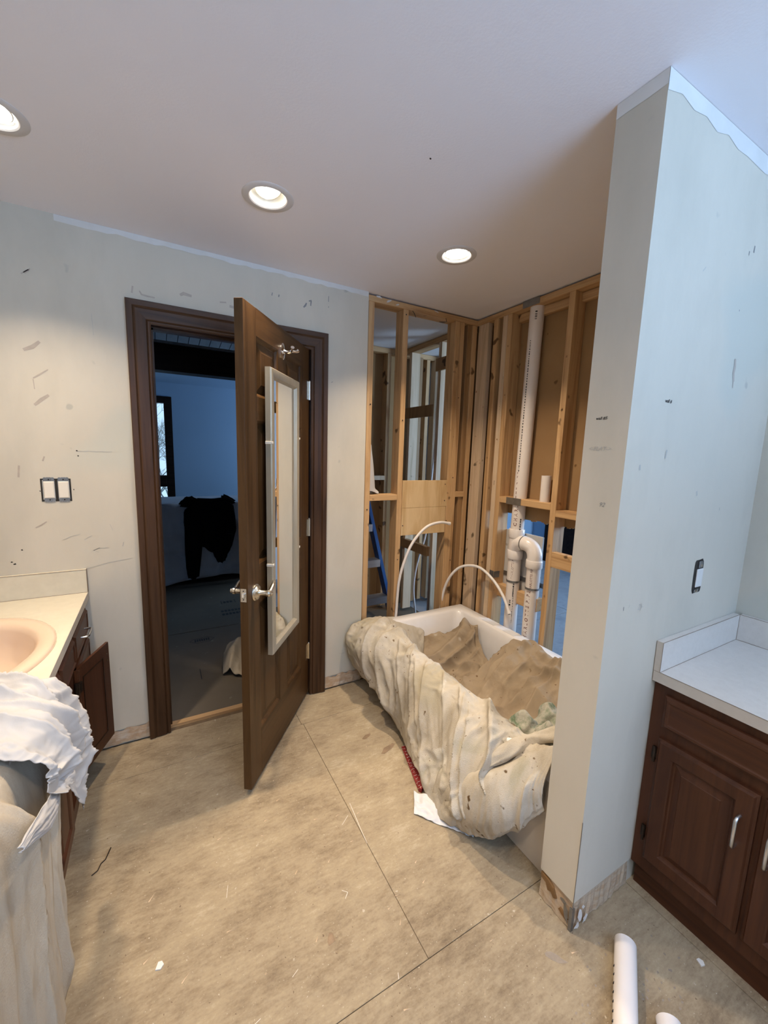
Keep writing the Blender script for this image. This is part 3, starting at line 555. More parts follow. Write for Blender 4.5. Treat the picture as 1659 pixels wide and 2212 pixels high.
box('floor_board_sheet', 'paperboard', .9, 2.15, 2.375, 3.28, -.003, .001, bfl)
pr = MB(); 
pr.add(strokes([(.006, [(.17, 3.316), (.20, 3.35), (.30, 3.36), (.347, 3.32), (.31, 3.275), (.22, 3.27), (.17, 3.316)])], (0, 0, .003), (1, 0, 0), (0, 1, 0), .0006).v, strokes([(.006, [(0, 0)] * 7)], (0, 0, 0), (1, 0, 0), (0, 1, 0)).f)
for k in range(7): pr.box(.205 + .016 * k, .216 + .016 * k, 3.295, 3.34, .003, .0036)
for r_, (y, x0, n) in enumerate(((3.75, .47, 12), (3.83, .47, 11), (4.06, .52, 3))):
    for k in range(n): pr.box(x0 + .03 * k, x0 + .022 + .03 * k, y, y + .045, .003, .0036)
pr.box(.50, .506, 4.04, 4.13, .003, .0036); pr.box(.625, .631, 4.04, 4.13, .003, .0036); pr.box(.20, .205, 2.72, 2.86, .003, .0036)
pr.obj('printed_mark', 'ink', bfl)

# ---------------------------------------------------------------- recessed lights
def downlight(x, y, kind, label, power):
    t = thing('recessed_light', label, 'ceiling light', (x, y, CH), 0, 'recessed ceiling lights')
    T = Matrix.Translation((x, y, CH))
    MB().lathe([(.064, .012), (.0655, -.001), (.069, -.004), (.088, -.004), (.093, -.001), (.093, .0), (.066, .0008)], 48, T, False).obj('trim_ring', 'trim_white', t, 40)
    MB().lathe([(.0655, .0), (.061, .012), (.064, .024), (.060, .036), (.062, .085), (.0, .086)] if kind == 'gimbal' else [(.0655, .0), (.060, .014), (.060, .05), (.0, .051)], 48, T).obj('can', 'baffle', t, 40)
    R = Matrix.Rotation(math.radians(-14), 4, 'X') if kind == 'gimbal' else Matrix.Identity(4)
    h = .034 if kind == 'gimbal' else .012
    B = T @ Matrix.Translation((0, .0, h)) @ R
    MB().lathe([(.048, .006), (.050, -.004), (.046, -.007), (.042, -.002), (.042, .012), (.050, .02)] if kind == 'gimbal' else [(.052, .008), (.056, -.003), (.053, -.005), (.050, .006)], 40, B).obj('lamp_ring', 'nickel' if kind == 'gimbal' else 'trim_white', t, 40)
    MB().lathe([(.0, -.004), (.025, -.003), (.0415, .001), (.0415, .010), (.0, .011)] if kind == 'gimbal' else [(.0, -.002), (.03, -.0015), (.050, .001), (.050, .008), (.0, .009)], 40, B).obj('lamp', 'bulb', t, 50)
    l = bpy.data.lights.new('lamp_light', 'AREA'); l.shape = 'DISK'; l.size = .085; l.energy = POWER * power; l.color = WARM; l.spread = math.radians(108)
    o = bpy.data.objects.new('lamp_light', l); COL.objects.link(o); o.location = (B @ Vector((0, 0, -.008))); o.parent = t; o.matrix_parent_inverse = wm(t).inverted(); o.rotation_euler = (math.radians(-14) if kind == 'gimbal' else 0, 0, 0)
    return t
POWER = 11
LL = ['white recessed gimbal light with a deep baffle, above the open door', 'bright flush recessed light above the tub alcove', 'recessed light cut by the left picture edge, above the basin', 'unseen recessed light added in the ceiling over the tan canvas', 'recessed light in the ceiling behind the viewer']  # the light over the tan canvas is added to brighten the partition end
for (x, y, k), lb, pw in zip(LIGHTS, LL, (1.05, 1.05, .82, .72, .5)): downlight(x, y, k, lb, pw)

# ---------------------------------------------------------------- open door leaf (built closed along +x = from hinge to lock edge)
ang = math.atan2(-.796, -.605)
door = st_empty('door_1', (.762, 2.245, .028), 'dark wood six panel door standing open into the room'); door.rotation_euler = (0, 0, ang)
# local frame: x from hinge to lock edge, y: room face at y=0 looking to +y, thickness to -y
DW, DT, DH = .757, .035, 2.030
def dpart(name, m, x0, x1, z0, z1, y0=-DT, y1=0.0, bev=.0): return box(name, m, x0, x1, y0, y1, z0, z1, door, bev, True)
cols = ((.118, .337), (.432, .649)); rows = ((.225, .823), (.995, 1.597), (1.692, 1.925))
dpart('stile', 'door_z', 0, .118, 0, DH, bev=.0012); dpart('stile', 'door_z', .649, DW, 0, DH, bev=.0012)
for i in range(3): dpart('mullion', 'door_z', .337, .432, rows[i][0], rows[i][1])
for z0, z1 in ((0, .225), (.823, .995), (1.597, 1.692), (1.925, DH)): dpart('rail', 'door_x', .118, .649, z0, z1)
for x0, x1 in cols:
    for z0, z1 in rows:
        mb = MB()
        for s in (0, 1):   # ovolo sticking round the opening and a raised field on both faces
            y = lambda d: -d if s == 0 else -DT + d
            rings = [(0, .001), (.007, .004), (.013, .011), (.015, .013), (.022, .0135), (.050, .006), (.052, .0045)]
            vs = []
            for o, d in rings: vs += [(x0 + o, y(d), z0 + o), (x1 - o, y(d), z0 + o), (x1 - o, y(d), z1 - o), (x0 + o, y(d), z1 - o)]
            n = len(rings); mb.add(vs, [(4 * i + k, 4 * i + (k + 1) % 4, 4 * i + 4 + (k + 1) % 4, 4 * i + 4 + k) for i in range(n - 1) for k in range(4)] + [(4 * n - 4, 4 * n - 3, 4 * n - 2, 4 * n - 1)])
        mb.obj('panel', 'door_z', door, None, True)
for z in (1.81, 1.038, .272):
    mb = MB().tube([(.002, .006, z - .05), (.002, .006, z + .05), (.002, .006, z + .0501), (.002, .006, z + .056)], [.0065, .0065, .004, .002], 10)
    hg = mb.obj('hinge', 'nickel', door, 40, True)
    for x0, x1 in ((.002, .038), (-.020, .002)): MB().box(x0, x1, .0005, .002, z - .05, z + .05).obj('hinge_leaf', 'nickel', hg, None, True)
lk = MB().box(DW - .0002, DW + .0016, -.031, -.006, .862, .918).obj('latch_plate', 'nickel', door, None, True)
MB().box(DW, DW + .009, -.026, -.011, .880, .900, .003).obj('latch_bolt', 'chrome', lk, None, True)
for z in (.908, .872): blobs([(-.0185, z, .003, .003, 0)], (DW + .0016, 0, 0), (0, 1, 0), (0, 0, 1), .0006).obj('screw', 'iron', lk, None, True)
for sgn, y0 in ((1, 0), (-1, -DT)):
    c = Vector((.690, y0, .882)); Rm = Matrix.Translation(c) @ Matrix.Rotation(math.radians(-90 * sgn), 4, 'X')
    h = MB().lathe([(.0, .0), (.036, .0), (.036, .004), (.033, .008), (.030, .009), (.029, .013), (.022, .015), (.016, .018), (.0, .018)], 36, Rm).obj('handle_rosette', 'nickel', door, 35, True)
    MB().lathe([(.0, .016), (.012, .016), (.0135, .022), (.0115, .025), (.0115, .050), (.0145, .053), (.015, .062), (.012, .066), (.009, .069), (.010, .073), (.004, .079), (.0, .080)], 28, Rm).obj('handle_shank', 'nickel', h, 35, True)
    y = lambda t: y0 + sgn * t
    MB().tube([(.690, y(.058), .882), (.672, y(.060), .888), (.650, y(.060), .902), (.628, y(.056), .912), (.606, y(.050), .910), (.590, y(.045), .900)], [.009, .0095, .0088, .007, .0052, .003], 12).obj('handle_lever', 'nickel', h, 60, True)
# robe hook
Rm = Matrix.Translation((.379, 0, 1.930)) @ Matrix.Rotation(math.radians(-90), 4, 'X') @ Matrix.Scale(1.35, 4, (0, 1, 0))
hk = MB().lathe([(.0, .0), (.027, .0), (.027, .004), (.022, .007), (.019, .007), (.012, .010), (.0, .011)], 32, Rm).obj('robe_hook', 'chrome', door, 40, True); hk['label'] = 'chrome double robe hook above the mirror'
MB().tube([(.379, .008, 1.930), (.379, .022, 1.926), (.379, .036, 1.926), (.379, .046, 1.934)], [.011, .008, .0075, .0085], 12).obj('hook_prong', 'chrome', hk, 60, True)
for s in (-1, 1): MB().tube([(.379, .042, 1.930), (.379 + s * .012, .050, 1.932), (.379 + s * .026, .058, 1.934), (.379 + s * .034, .062, 1.940)], [.007, .0055, .0055, .0085], 12).obj('hook_prong', 'chrome', hk, 60, True)
door_m = wm(door)
# mirror hung on the door
mir = thing('door_mirror', 'tall narrow mirror in a champagne metal frame hung on the open door', 'mirror', tuple(door_m @ Vector((.428, .0125, .56)))); mir.rotation_euler = (0, 0, ang + math.radians(1.5))
mx0, mx1, mz0, mz1, fw = -.182, .182, .0, 1.257, .044      # local to the mirror base
fp = [(0, 0), (0, .022), (.004, .027), (.012, .029), (.034, .026), (.040, .018), (.044, .012), (.044, 0)]
mb = MB(); vs = []
for (x, z, dx, dz) in ((mx0, mz0, 1, 1), (mx1, mz0, -1, 1), (mx1, mz1, -1, -1), (mx0, mz1, 1, -1)): vs += [(x + dx * w, t, z + dz * w) for w, t in fp]
n = len(fp); mb.add(vs, [(i * n + q, i * n + (q + 1) % n, ((i + 1) % 4) * n + (q + 1) % n, ((i + 1) % 4) * n + q) for i in range(4) for q in range(n)])
mb.obj('frame', 'frame', mir, 30, True)
box('glass', 'mirror', mx0 + .040, mx1 - .040, .004, .0125, mz0 + .040, mz1 - .040, mir, 0, True)
cl = []
for x, z in ((mx1 + .001, .95), (mx1 + .001, .42), (mx0 - .001, .98), (mx0 - .001, .42)):
    s = 1 if x > 0 else -1
    MB().box(x, x + s * .004, .0, .024, z - .006, z + .006, .001).box(x - s * .012, x + s * .002, .024, .030, z - .005, z + .005, .001).obj('mirror_clip', 'white_plastic', mir, None, True)

# ---------------------------------------------------------------- vanity cabinets
def raised_front(mb, y0, y1, z0, z1, x, sx, th=.02, panel=True):
    """slab with lipped edge; sx = outward direction; raised panel for doors"""
    rings = [(0, 0), (0, th * .55), (.006, th * .7), (.010, th)]
    if panel: rings += [(.046, th), (.050, th - .003), (.053, th - .009), (.058, th - .010), (.078, th - .003), (.080, th - .001)]
    else: rings += [(.016, th), (.020, th - .003), (.024, th - .0035)]
    vs = []
    for o, d in rings: vs += [(x + sx * d, y0 + o, z0 + o), (x + sx * d, y1 - o, z0 + o), (x + sx * d, y1 - o, z1 - o), (x + sx * d, y0 + o, z1 - o)]
    n = len(rings)
    return mb.add(vs, [(4 * i + k, 4 * i + (k + 1) % 4, 4 * i + 4 + (k + 1) % 4, 4 * i + 4 + k) for i in range(n - 1) for k in range(4)] + [(4 * n - 4, 4 * n - 3, 4 * n - 2, 4 * n - 1), (3, 2, 1, 0)])
def pull_v(x, sx, y, z0, z1, parent, r=.0048):
    pts = [(x, y, z0), (x + sx * .020, y, z0), (x + sx * .027, y, z0 + .007), (x + sx * .027, y, z1 - .007), (x + sx * .020, y, z1), (x, y, z1)]
    return MB().tube(pts, r, 12).obj('handle', 'pull', parent, 60)
def pull_h(x, sx, z, y0, y1, parent, r=.0045):
    pts = [(x, y0, z), (x + sx * .020, y0, z), (x + sx * .027, y0 + .007, z), (x + sx * .027, y1 - .007, z), (x + sx * .020, y1, z), (x, y1, z)]
    return MB().tube(pts, r, 12).obj('handle', 'pull', parent, 60)
def hinge(x, sx, y, z, parent):
    return MB().tube([(x + sx * .012, y, z - .028), (x + sx * .012, y, z + .028)], .0042, 8).box(x, x + sx * .008, y - .004, y + .010, z - .022, z + .022, .001).obj('hinge', 'iron', parent, 50)
# right vanity
rv = thing('vanity_cabinet', 'dark brown vanity with raised panel doors under the white worktop', 'cabinet', (1.66, .1, 0))
FX = 1.418
c = MB().box(FX, FX + .02, -.56, .641, .105, .795).box(FX + .02, 1.958, .622, .641, .105, .795).box(FX + .02, 1.958, -.56, -.541, .105, .795).box(FX + .02, 1.958, -.54, .622, .105, .122)
c.obj('body', 'cab_z', rv)
box('toe_kick', 'cab_y', FX + .035, FX + .05, -.56, .641, 0.0, .105, rv)
for k, (y0, y1) in enumerate(((.072, .602), (-.50, .03))):
    raised_front(MB(), y0, y1, .652, .762, FX, -1, .018, False).obj('drawer_front', 'cab_y', rv)
for k, (y0, y1, hy) in enumerate(((.343, .604, .604), (.071, .332, .071), (-.23, .031, .031), (-.502, -.241, -.502))):
    d = raised_front(MB(), y0, y1, .160, .612, FX, -1).obj('door', 'cab_z', rv)
    py = (y0 + .032) if hy == y1 else (y1 - .028)
    pull_v(FX - .019, -1, py, .435, .528, d)
    for z in (.25, .548): hinge(FX, -1, hy + (.007 if hy == y1 else -.007), z, d)
rct = thing('countertop', 'white speckled laminate countertop with backsplash, against the partition', 'countertop', (1.66, .1, .80))
CX = 1.395
MB().box(CX + .002, 1.9605, -.58, .6405, .800, .8345).obj('slab', 'laminate_w', rct)
box('front_edge', 'lam_front', CX, CX + .002, -.58, .6405, .7995, .8340, rct)
MB().box(CX + .001, 1.942, .6215, .6415, .8350, .9360).obj('side_splash', 'laminate_w', rct)
box('splash_end', 'lam_front', CX - .0005, CX + .001, .622, .641, .8352, .9356, rct)
MB().box(1.942, 1.9605, -.58, .6215, .8350, .9360).obj('back_splash', 'laminate_w', rct)
e = MB().box(CX - .0006, CX + .0012, -.58, .6405, .8338, .8352).box(CX, 1.942, .6206, .6216, .8346, .8356).box(1.9408, 1.9422, -.58, .6216, .8346, .8358).box(CX, 1.9605, .6208, .6220, .9352, .9366).box(1.9415, 1.9428, -.58, .6215, .9352, .9366).box(CX - .0012, CX, .6212, .6222, .8352, .9364).box(1.9405, 1.9418, .6206, .6216, .836, .936)
e.obj('seam', 'lam_edge', rct)
# left vanity
lv = thing('vanity_cabinet', 'dark brown vanity with one door hanging open, under the basin', 'cabinet', (-.6, 1.3, 0))
GX = -.322
cells = ((1.885, 2.215, 'drawers'), (1.615, 1.872, 'door_open'), (1.345, 1.602, 'door'), (1.075, 1.332, 'door'), (.805, 1.062, 'door'))
b = MB().box(-.897, GX - .02, 2.236, 2.254, .105, .79).box(-.897, GX - .02, .50, .518, .105, .79).box(-.897, GX - .02, .518, 2.236, .105, .122).box(-.897, -.885, .518, 2.236, .122, .79)
b.obj('body', 'cab_in', lv)
f = MB().box(GX - .02, GX, .50, 2.254, .772, .795).box(GX - .02, GX, .50, 2.254, .105, .158).box(GX - .02, GX, .50, 2.254, .625, .648)
for y in (2.215, 1.868, 1.598, 1.328, 1.058, .78): f.box(GX - .02, GX, y, y + (.039 if y > 2 else .022), .158, .772)
f.obj('face_frame', 'cab_z', lv)
box('toe_kick', 'cab_y', GX - .06, GX - .045, .50, 2.254, 0, .105, lv)
for i, (y0, y1, kind) in enumerate(cells):
    dr = raised_front(MB(), y0, y1, .652, .762, GX, 1, .018, False).obj('drawer_front', 'cab_y', lv)
    if kind == 'drawers':
        pull_h(GX + .017, 1, .709, 2.00, 2.095, dr)
        for z0, z1 in ((.415, .622), (.165, .402)):
            q = raised_front(MB(), y0, y1, z0, z1, GX, 1, .018, False).obj('drawer_front', 'cab_y', lv)
            pull_h(GX + .017, 1, (z0 + z1) / 2, 2.00, 2.095, q)
    elif kind == 'door':
        d = raised_front(MB(), y0, y1, .165, .622, GX, 1).obj('door', 'cab_z', lv)
        if y1 > 1.4: pull_v(GX + .019, 1, y1 - .03, .435, .53, d)
        for z in (.25, .548): hinge(GX, 1, y0 - .006, z, d)
    else:
        # door swung open about its far edge
        hx, hy = GX + .006, y1 + .004
        d = raised_front(MB(), 0, y1 - y0, .165, .622, 0, 1)
        # inside face: flat frame with a shallow recessed field
        w = y1 - y0; a = math.atan2(-.095, .250)
        ca, sa = math.cos(a), math.sin(a)
        tf = lambda x, y: (hx + y * math.sin(-a) + x * -math.cos(a) * 1.0, hy + y * math.cos(-a) + x * -math.sin(a))
        d.v = [(*tf(x, y), z) for x, y, z in d.v]
        do = d.obj('door', 'cab_z', lv); do['label'] = 'cabinet door swung wide open showing its inside'
        q = MB()
        for (ya, yb, za, zb) in ((.052, .055, .22, .568), (w - .055, w - .052, .22, .568), (.052, w - .052, .217, .22), (.052, w - .052, .568, .571)):
            q.box(.0005, -.002, ya, yb, za, zb)
        q.v = [(*tf(x, y), z) for x, y, z in q.v]; q.obj('panel_groove', 'iron', do)
        for z in (.575, .545):
            q = MB().box(.0, -.003, w - .025, w - .019, z - .003, z + .003); q.v = [(*tf(x, y), z) for x, y, z in q.v]; q.obj('magnet_plate', 'nickel', do)
        for z in (.25, .545):
            q = MB().box(-.001, -.012, .004, .030, z - .022, z + .022, .002).tube([(-.006, -.004, z - .03), (-.006, -.004, z + .03)], .006, 8); q.v = [(*tf(x, y), z) for x, y, z in q.v]; q.obj('hinge', 'iron', do)
lct = thing('countertop', 'cream laminate countertop with short backsplash, around the oval basin', 'countertop', (-.6, 1.3, .79))
SX, SY, SA, SB = -.588, 1.665, .262, .338
def ell(k, n, s): t = 2 * math.pi * k / n; return SX + SA * s * math.cos(t), SY + SB * s * math.sin(t)
mb = MB(); n = 64; x0, x1, y0, y1 = -.897, -.302, .47, 2.2545; vs = []
for k in range(n):
    ex, ey = ell(k, n, .93); t = 2 * math.pi * k / n; dx, dy = math.cos(t) * SA, math.sin(t) * SB
    s = min(((x1 if dx > 0 else x0) - SX) / dx if abs(dx) > 1e-6 else 9e9, ((y1 if dy > 0 else y0) - SY) / dy if abs(dy) > 1e-6 else 9e9)
    vs += [(ex, ey, .8285), (SX + dx * s, SY + dy * s, .8285), (ex, ey, .795), (SX + dx * s, SY + dy * s, .795)]
fs = []
for k in range(n):
    a, b_ = 4 * k, 4 * ((k + 1) % n); fs += [(a, a + 1, b_ + 1, b_), (a + 2, b_ + 2, b_ + 3, a + 3), (a, b_, b_ + 2, a + 2), (a + 1, a + 3, b_ + 3, b_ + 1)]
mb.add(vs, fs)
for (cx_, cy_) in ((x1, y1), (x1, y0), (x0, y1), (x0, y0)):
    ks = [k for k in range(n)]
    k1 = min(ks, key=lambda k: (vs[4 * k + 1][0] - cx_) ** 2 + abs(vs[4 * k + 1][1] - cy_) * (1 if abs(vs[4 * k + 1][0] - cx_) < 1e-4 else 99)); k2 = min(ks, key=lambda k: (vs[4 * k + 1][1] - cy_) ** 2 + abs(vs[4 * k + 1][0] - cx_) * (1 if abs(vs[4 * k + 1][1] - cy_) < 1e-4 else 99))
    for z in (.8285, .795): mb.add([(*vs[4 * k1 + 1][:2], z), (*vs[4 * k2 + 1][:2], z), (cx_, cy_, z)], [(0, 1, 2)])
mb.obj('slab', 'laminate', lct)
box('front_edge', 'lam_front', x1 - .0005, x1 + .0015, y0, 2.2545, .7945, .8280, lct)
MB().box(-.897, -.3015, 2.2375, 2.2560, .8290, .9375).obj('back_splash', 'laminate', lct)
MB().box(-.897, -.3005, 2.2362, 2.2378, .8284, .8298).box(-.3018, -.3003, 2.237, 2.2565, .829, .938).box(-.897, -.301, 2.2364, 2.2376, .9362, .9378).obj('seam', 'lam_edge', lct)
snk = thing('basin', 'almond oval basin set into the cream countertop', 'sink', (SX, SY, .83))
pr_ = [(1.0, .8290), (1.0, .8345), (.985, .8395), (.955, .8425), (.90, .8425), (.84, .8395), (.80, .8320), (.775, .8150), (.75, .775), (.68, .725), (.52, .695), (.25, .685), (.06, .682), (.0, .682)]
mb = MB(); nn = 64; vs = [((SX + SA * s * math.cos(2 * math.pi * k / nn)), SY + SB * s * math.sin(2 * math.pi * k / nn), z) for k in range(nn) for s, z in pr_]
m_ = len(pr_); mb.add(vs, [(k * m_ + i, ((k + 1) % nn) * m_ + i, ((k + 1) % nn) * m_ + i + 1, k * m_ + i + 1) for k in range(nn) for i in range(m_ - 1)])
mb.obj('bowl', 'sink', snk, 180)
MB().lathe([(.0, .0), (.022, .001), (.026, .0), (.026, -.002)], 24, Matrix.Translation((SX, SY, .6845))).obj('drain', 'chrome', snk, 40)

# ---------------------------------------------------------------- switches and bare socket box
sw = thing('light_switch', 'double rocker light switch without its cover plate, on the back wall', 'switch', (-.386, YB, 1.305))
MB().box(-.440, -.334, YB - .0012, YB + .002, 1.254, 1.354).obj('wall_box', 'hole', sw)
for x in (-.411, -.360):
    MB().box(x - .0175, x + .0175, YB - .008, YB, 1.270, 1.341, .002).obj('rocker', 'white_plastic', sw)
    yk = MB().box(x - .0205, x + .0205, YB - .0030, YB - .0008, 1.262, 1.349)
    for z in (1.257, 1.354):
        for s in (-1, 1): yk.tube([(x + s * .0135, YB - .003, z), (x + s * .0135, YB - .001, z)], .0062, 10)
        yk.box(x - .008, x + .008, YB - .0030, YB - .0008, z - .006, z + .006)
    yk.obj('yoke', 'steel', sw)
    for z in (1.350, 1.261): MB().tube([(x, YB - .0036, z), (x, YB - .002, z)], .003, 8).obj('screw', 'iron', sw)
    MB().box(x - .0188, x + .0188, YB - .0040, YB - .0030, 1.2685, 1.3425).obj('rocker_surround', 'white_plastic', sw)
MB().box(-.4335, -.4305, YB - .0032, YB - .001, 1.262, 1.348).obj('box_lip', 'nickel', sw)
so = thing('socket_box', 'uncovered electrical box with rough plaster edge, on the partition above the worktop', 'socket', (1.607, PY0, 1.12))
stuff_ = MB(); r6 = random.Random(3); pts = []
for i in range(16):
    t = 2 * math.pi * i / 16; ex = .030 * (abs(math.cos(t)) ** .4) * (1 if math.cos(t) > 0 else -1); ez = .060 * (abs(math.sin(t)) ** .4) * (1 if math.sin(t) > 0 else -1)
    pts.append((1.607 + ex * r6.uniform(.92, 1.12), 1.125 + ez * r6.uniform(.95, 1.06)))
MB().prism(pts, 'y', PY0 - .0010, PY0 + .001).obj('cut_hole', 'hole', so)
MB().box(1.590, 1.630, PY0 - .006, PY0 - .001, 1.088, 1.152, .002).obj('socket_body', 'skim', so)
MB().box(1.600, 1.622, PY0 - .005, PY0 - .001, 1.155, 1.178, .002).obj('yoke', 'steel', so); MB().box(1.588, 1.618, PY0 - .004, PY0 - .001, 1.070, 1.080, .001).obj('yoke', 'steel', so)
for x, z in ((1.611, 1.164), (1.600, 1.075)): MB().tube([(x, PY0 - .007, z), (x, PY0 - .003, z)], .0045, 10).obj('screw', 'nickel', so)

# ---------------------------------------------------------------- drain stack
dp = thing('drain_pipe', 'white plastic drain stack with a branch fitting between the studs', 'pipe', (2.02, 1.82, 0))
px, PR = 2.021, .0415
def pipe(z0, z1, y0, y1, name='pipe'): return MB().tube([(px, y0, z0), (px, y1, z1)], PR, 28).obj(name, 'pvc', dp, 60)
pipe(1.03, 2.41, 1.823, 1.800); pipe(.005, .905, 1.818, 1.823); pipe(.005, .872, 1.664, 1.666)
def coll(z, y, h=.028): return MB().lathe([(PR, -h), (PR + .007, -h), (PR + .0085, -h + .003), (PR + .0085, h - .003), (PR + .007, h), (PR, h)], 30, Matrix.Translation((px, y, z))).obj('coupling', 'pvc_fit', dp, 35)
coll(1.022, 1.823); coll(.884, 1.823); coll(.858, 1.666, .024)
MB().tube([(px, 1.823, .90), (px, 1.823, 1.01)], PR + .004, 28).obj('branch_fitting', 'pvc_fit', dp, 60)
MB().tube([(px - .008, 1.823, .895), (px - .009, 1.812, .935), (px - .01, 1.79, .962), (px - .01, 1.765, .970), (px - .010, 1.748, .972)], [.036, .040, PR + .003, PR + .004, PR + .004], 26).obj('branch_fitting', 'pvc_fit', dp, 60)
el = [(px - .010, 1.762, .971)] + [(px - .010 + .010 * min(1, t / 5), 1.74 - .074 * math.sin(t / 10 * math.pi / 2) , .896 + .076 * math.cos(t / 10 * math.pi / 2)) for t in range(11)] + [(px, 1.666, .862)]
MB().tube(el, [PR + .004] * len(el), 26).obj('elbow', 'pvc_fit', dp, 60)
MB().lathe([(PR + .002, -.004), (PR + .0055, -.003), (PR + .0055, .003), (PR + .002, .004)], 28, Matrix.Translation((px - .010, 1.750, .972)) @ Matrix.Rotation(math.radians(90), 4, 'X')).obj('joint_ring', 'steel', dp, 50)
for z, y in ((.706, 1.822), (.703, 1.665)):
    MB().lathe([(PR, -.006), (PR + .003, -.006), (PR + .003, .006), (PR, .006)], 28, Matrix.Translation((px, y, z))).obj('pipe_clamp', 'steel', dp, 35)
stp = MB().box(XS - .002, XS - .0005, 1.955, 1.992, .690, .738).box(XS - .002, XS + .05, 1.950, 1.9515, .690, .735).box(px + .043, px + .0455, 1.62, 1.952, .705, .735)
stp.obj('strap_bracket', 'steel', dp)
PM = lambda y, z, a: Matrix.Translation((px, y, z)) @ Matrix.Rotation(a, 4, 'Z') @ Matrix(((0, 0, -1, 0), (0, 1, 0, 0), (1, 0, 0, 0), (0, 0, 0, 1)))
# lettering runs up the pipe: local x -> up, local z -> outwards (-x), turned a little about the pipe
VA = math.radians(-38)
text_mesh('printed_lettering', 'C H A R L O T T E  P I P E', .031, 'ink_red', PM(1.821, 1.245, math.radians(20)), dp, PR, bold=.0006); text_mesh('printed_lettering', 'C H A R L O T T E  P I P E', .031, 'ink_red', PM(1.665, .52, math.radians(12)), dp, PR, bold=.0006)
text_mesh('printed_lettering', 'CHARLOTTE PIPE', .020, 'ink_red', PM(1.665, .765, math.radians(25)), dp, PR); text_mesh('printed_lettering', 'CHARLOTTE PIPE', .020, 'ink_red', PM(1.823, .80, math.radians(30)), dp, PR)
tk = MB(); r7 = random.Random(2)
def ticks(y, z0, z1, a, w=.006, m=1):
    z = z0
    while z < z1:
        l = r7.uniform(.004, .012); t = a; nrm_ = (-math.cos(t), math.sin(t)); rr = PR + .0006
        c_ = (px + nrm_[0] * rr, y(z) + nrm_[1] * rr); q = (nrm_[1] * w * .5, -nrm_[0] * w * .5)
        tk.add([(c_[0] + q[0], c_[1] + q[1], z), (c_[0] - q[0], c_[1] - q[1], z), (c_[0] - q[0], c_[1] - q[1], z + l), (c_[0] + q[0], c_[1] + q[1], z + l)], [(0, 1, 2, 3)]); z += l + r7.uniform(.003, .009)
yy = lambda z: 1.823 - .0167 * (z - 1.03)
ticks(yy, 1.42, 2.20, math.radians(-8)); ticks(lambda z: 1.82, .43, .69, math.radians(-50), .003); ticks(yy, 2.315, 2.355, math.radians(-35), .012); ticks(lambda z: 1.82, .545, .58, math.radians(-25), .010); ticks(yy, 1.05, 1.12, math.radians(-65), .008); ticks(lambda z: 1.82, .61, .70, math.radians(-45), .006)
stuff(tk.obj('fine_print', 'ink', dp))
sp = thing('pipe_stub', 'short white pipe stub standing on the stud blocking', 'pipe', (2.02, 1.628, 1.25))
MB().lathe([(.0, 0), (.0285, 0), (.0285, .155), (.025, .155), (.025, .05), (0, .05)], 24, Matrix.Translation((2.022, 1.632, 1.250))).obj('tube', 'pvc', sp, 50)
# ---------------------------------------------------------------- water tubes
def hose(name, label, pts, r=.0095, tip=True, m='pex'):
    t = thing(name, label, 'tube', pts[0])
    P = crom(pts, np.linspace(0, len(pts) - 1, 40)); MB().tube(P, r, 12).obj('tube', m, t, 60)
    if tip:
        p, q = Vector(P[-1]), Vector(P[-2]); d_ = (p - q).normalized(); MB().tube([p - d_ * .016, p + d_ * .003], r * 1.22, 14).obj('end_ring', m, t, 50); MB().tube([p + d_ * .0028, p + d_ * .0042], r * .9, 12).obj('open_end', 'hole', t)
    return t
hose('water_tube', 'white tube arching in front of the plywood boards', [(1.385, 2.30, .03), (1.395, 2.262, .40), (1.405, 2.25, .66), (1.456, 2.240, .845), (1.515, 2.235, .945), (1.60, 2.225, 1.022), (1.70, 2.215, 1.046), (1.775, 2.205, 1.035)])
hose('water_tube', 'white tube looping over the far end of the tub', [(1.80, 2.33, .03), (1.795, 2.285, .40), (1.815, 2.245, .60), (1.87, 2.18, .715), (1.925, 2.06, .745), (1.945, 1.93, .69), (1.945, 1.82, .60), (1.935, 1.755, .515)])
hose('water_tube', 'thin white tube curving up inside the closet', [(2.06, 2.99, .02), (2.02, 2.98, .30), (2.04, 2.96, .55), (2.10, 2.94, .80), (2.12, 2.93, 1.2), (2.16, 2.93, 1.75)], .008, False)
hose('water_tube', 'thin white tube at the foot of the closet wall', [(2.30, 2.60, .02), (2.10, 2.62, .25), (2.16, 2.52, .42), (2.28, 2.45, .47)], .008, False)
hose('water_tube', 'thin white tube beside the pale closet stud', [(2.12, 2.82, .02), (2.13, 2.82, .35), (2.10, 2.84, .6), (2.09, 2.85, .95), (2.08, 2.86, 1.25)], .011, False)
for (y, z) in ((2.6, 1.55),):
    hose('water_tube', 'thin grey tube running behind the second closet stud', [(2.11, 2.74, 1.47), (2.2, 2.68, 1.56), (2.35, 2.60, 1.62)], .007, False)

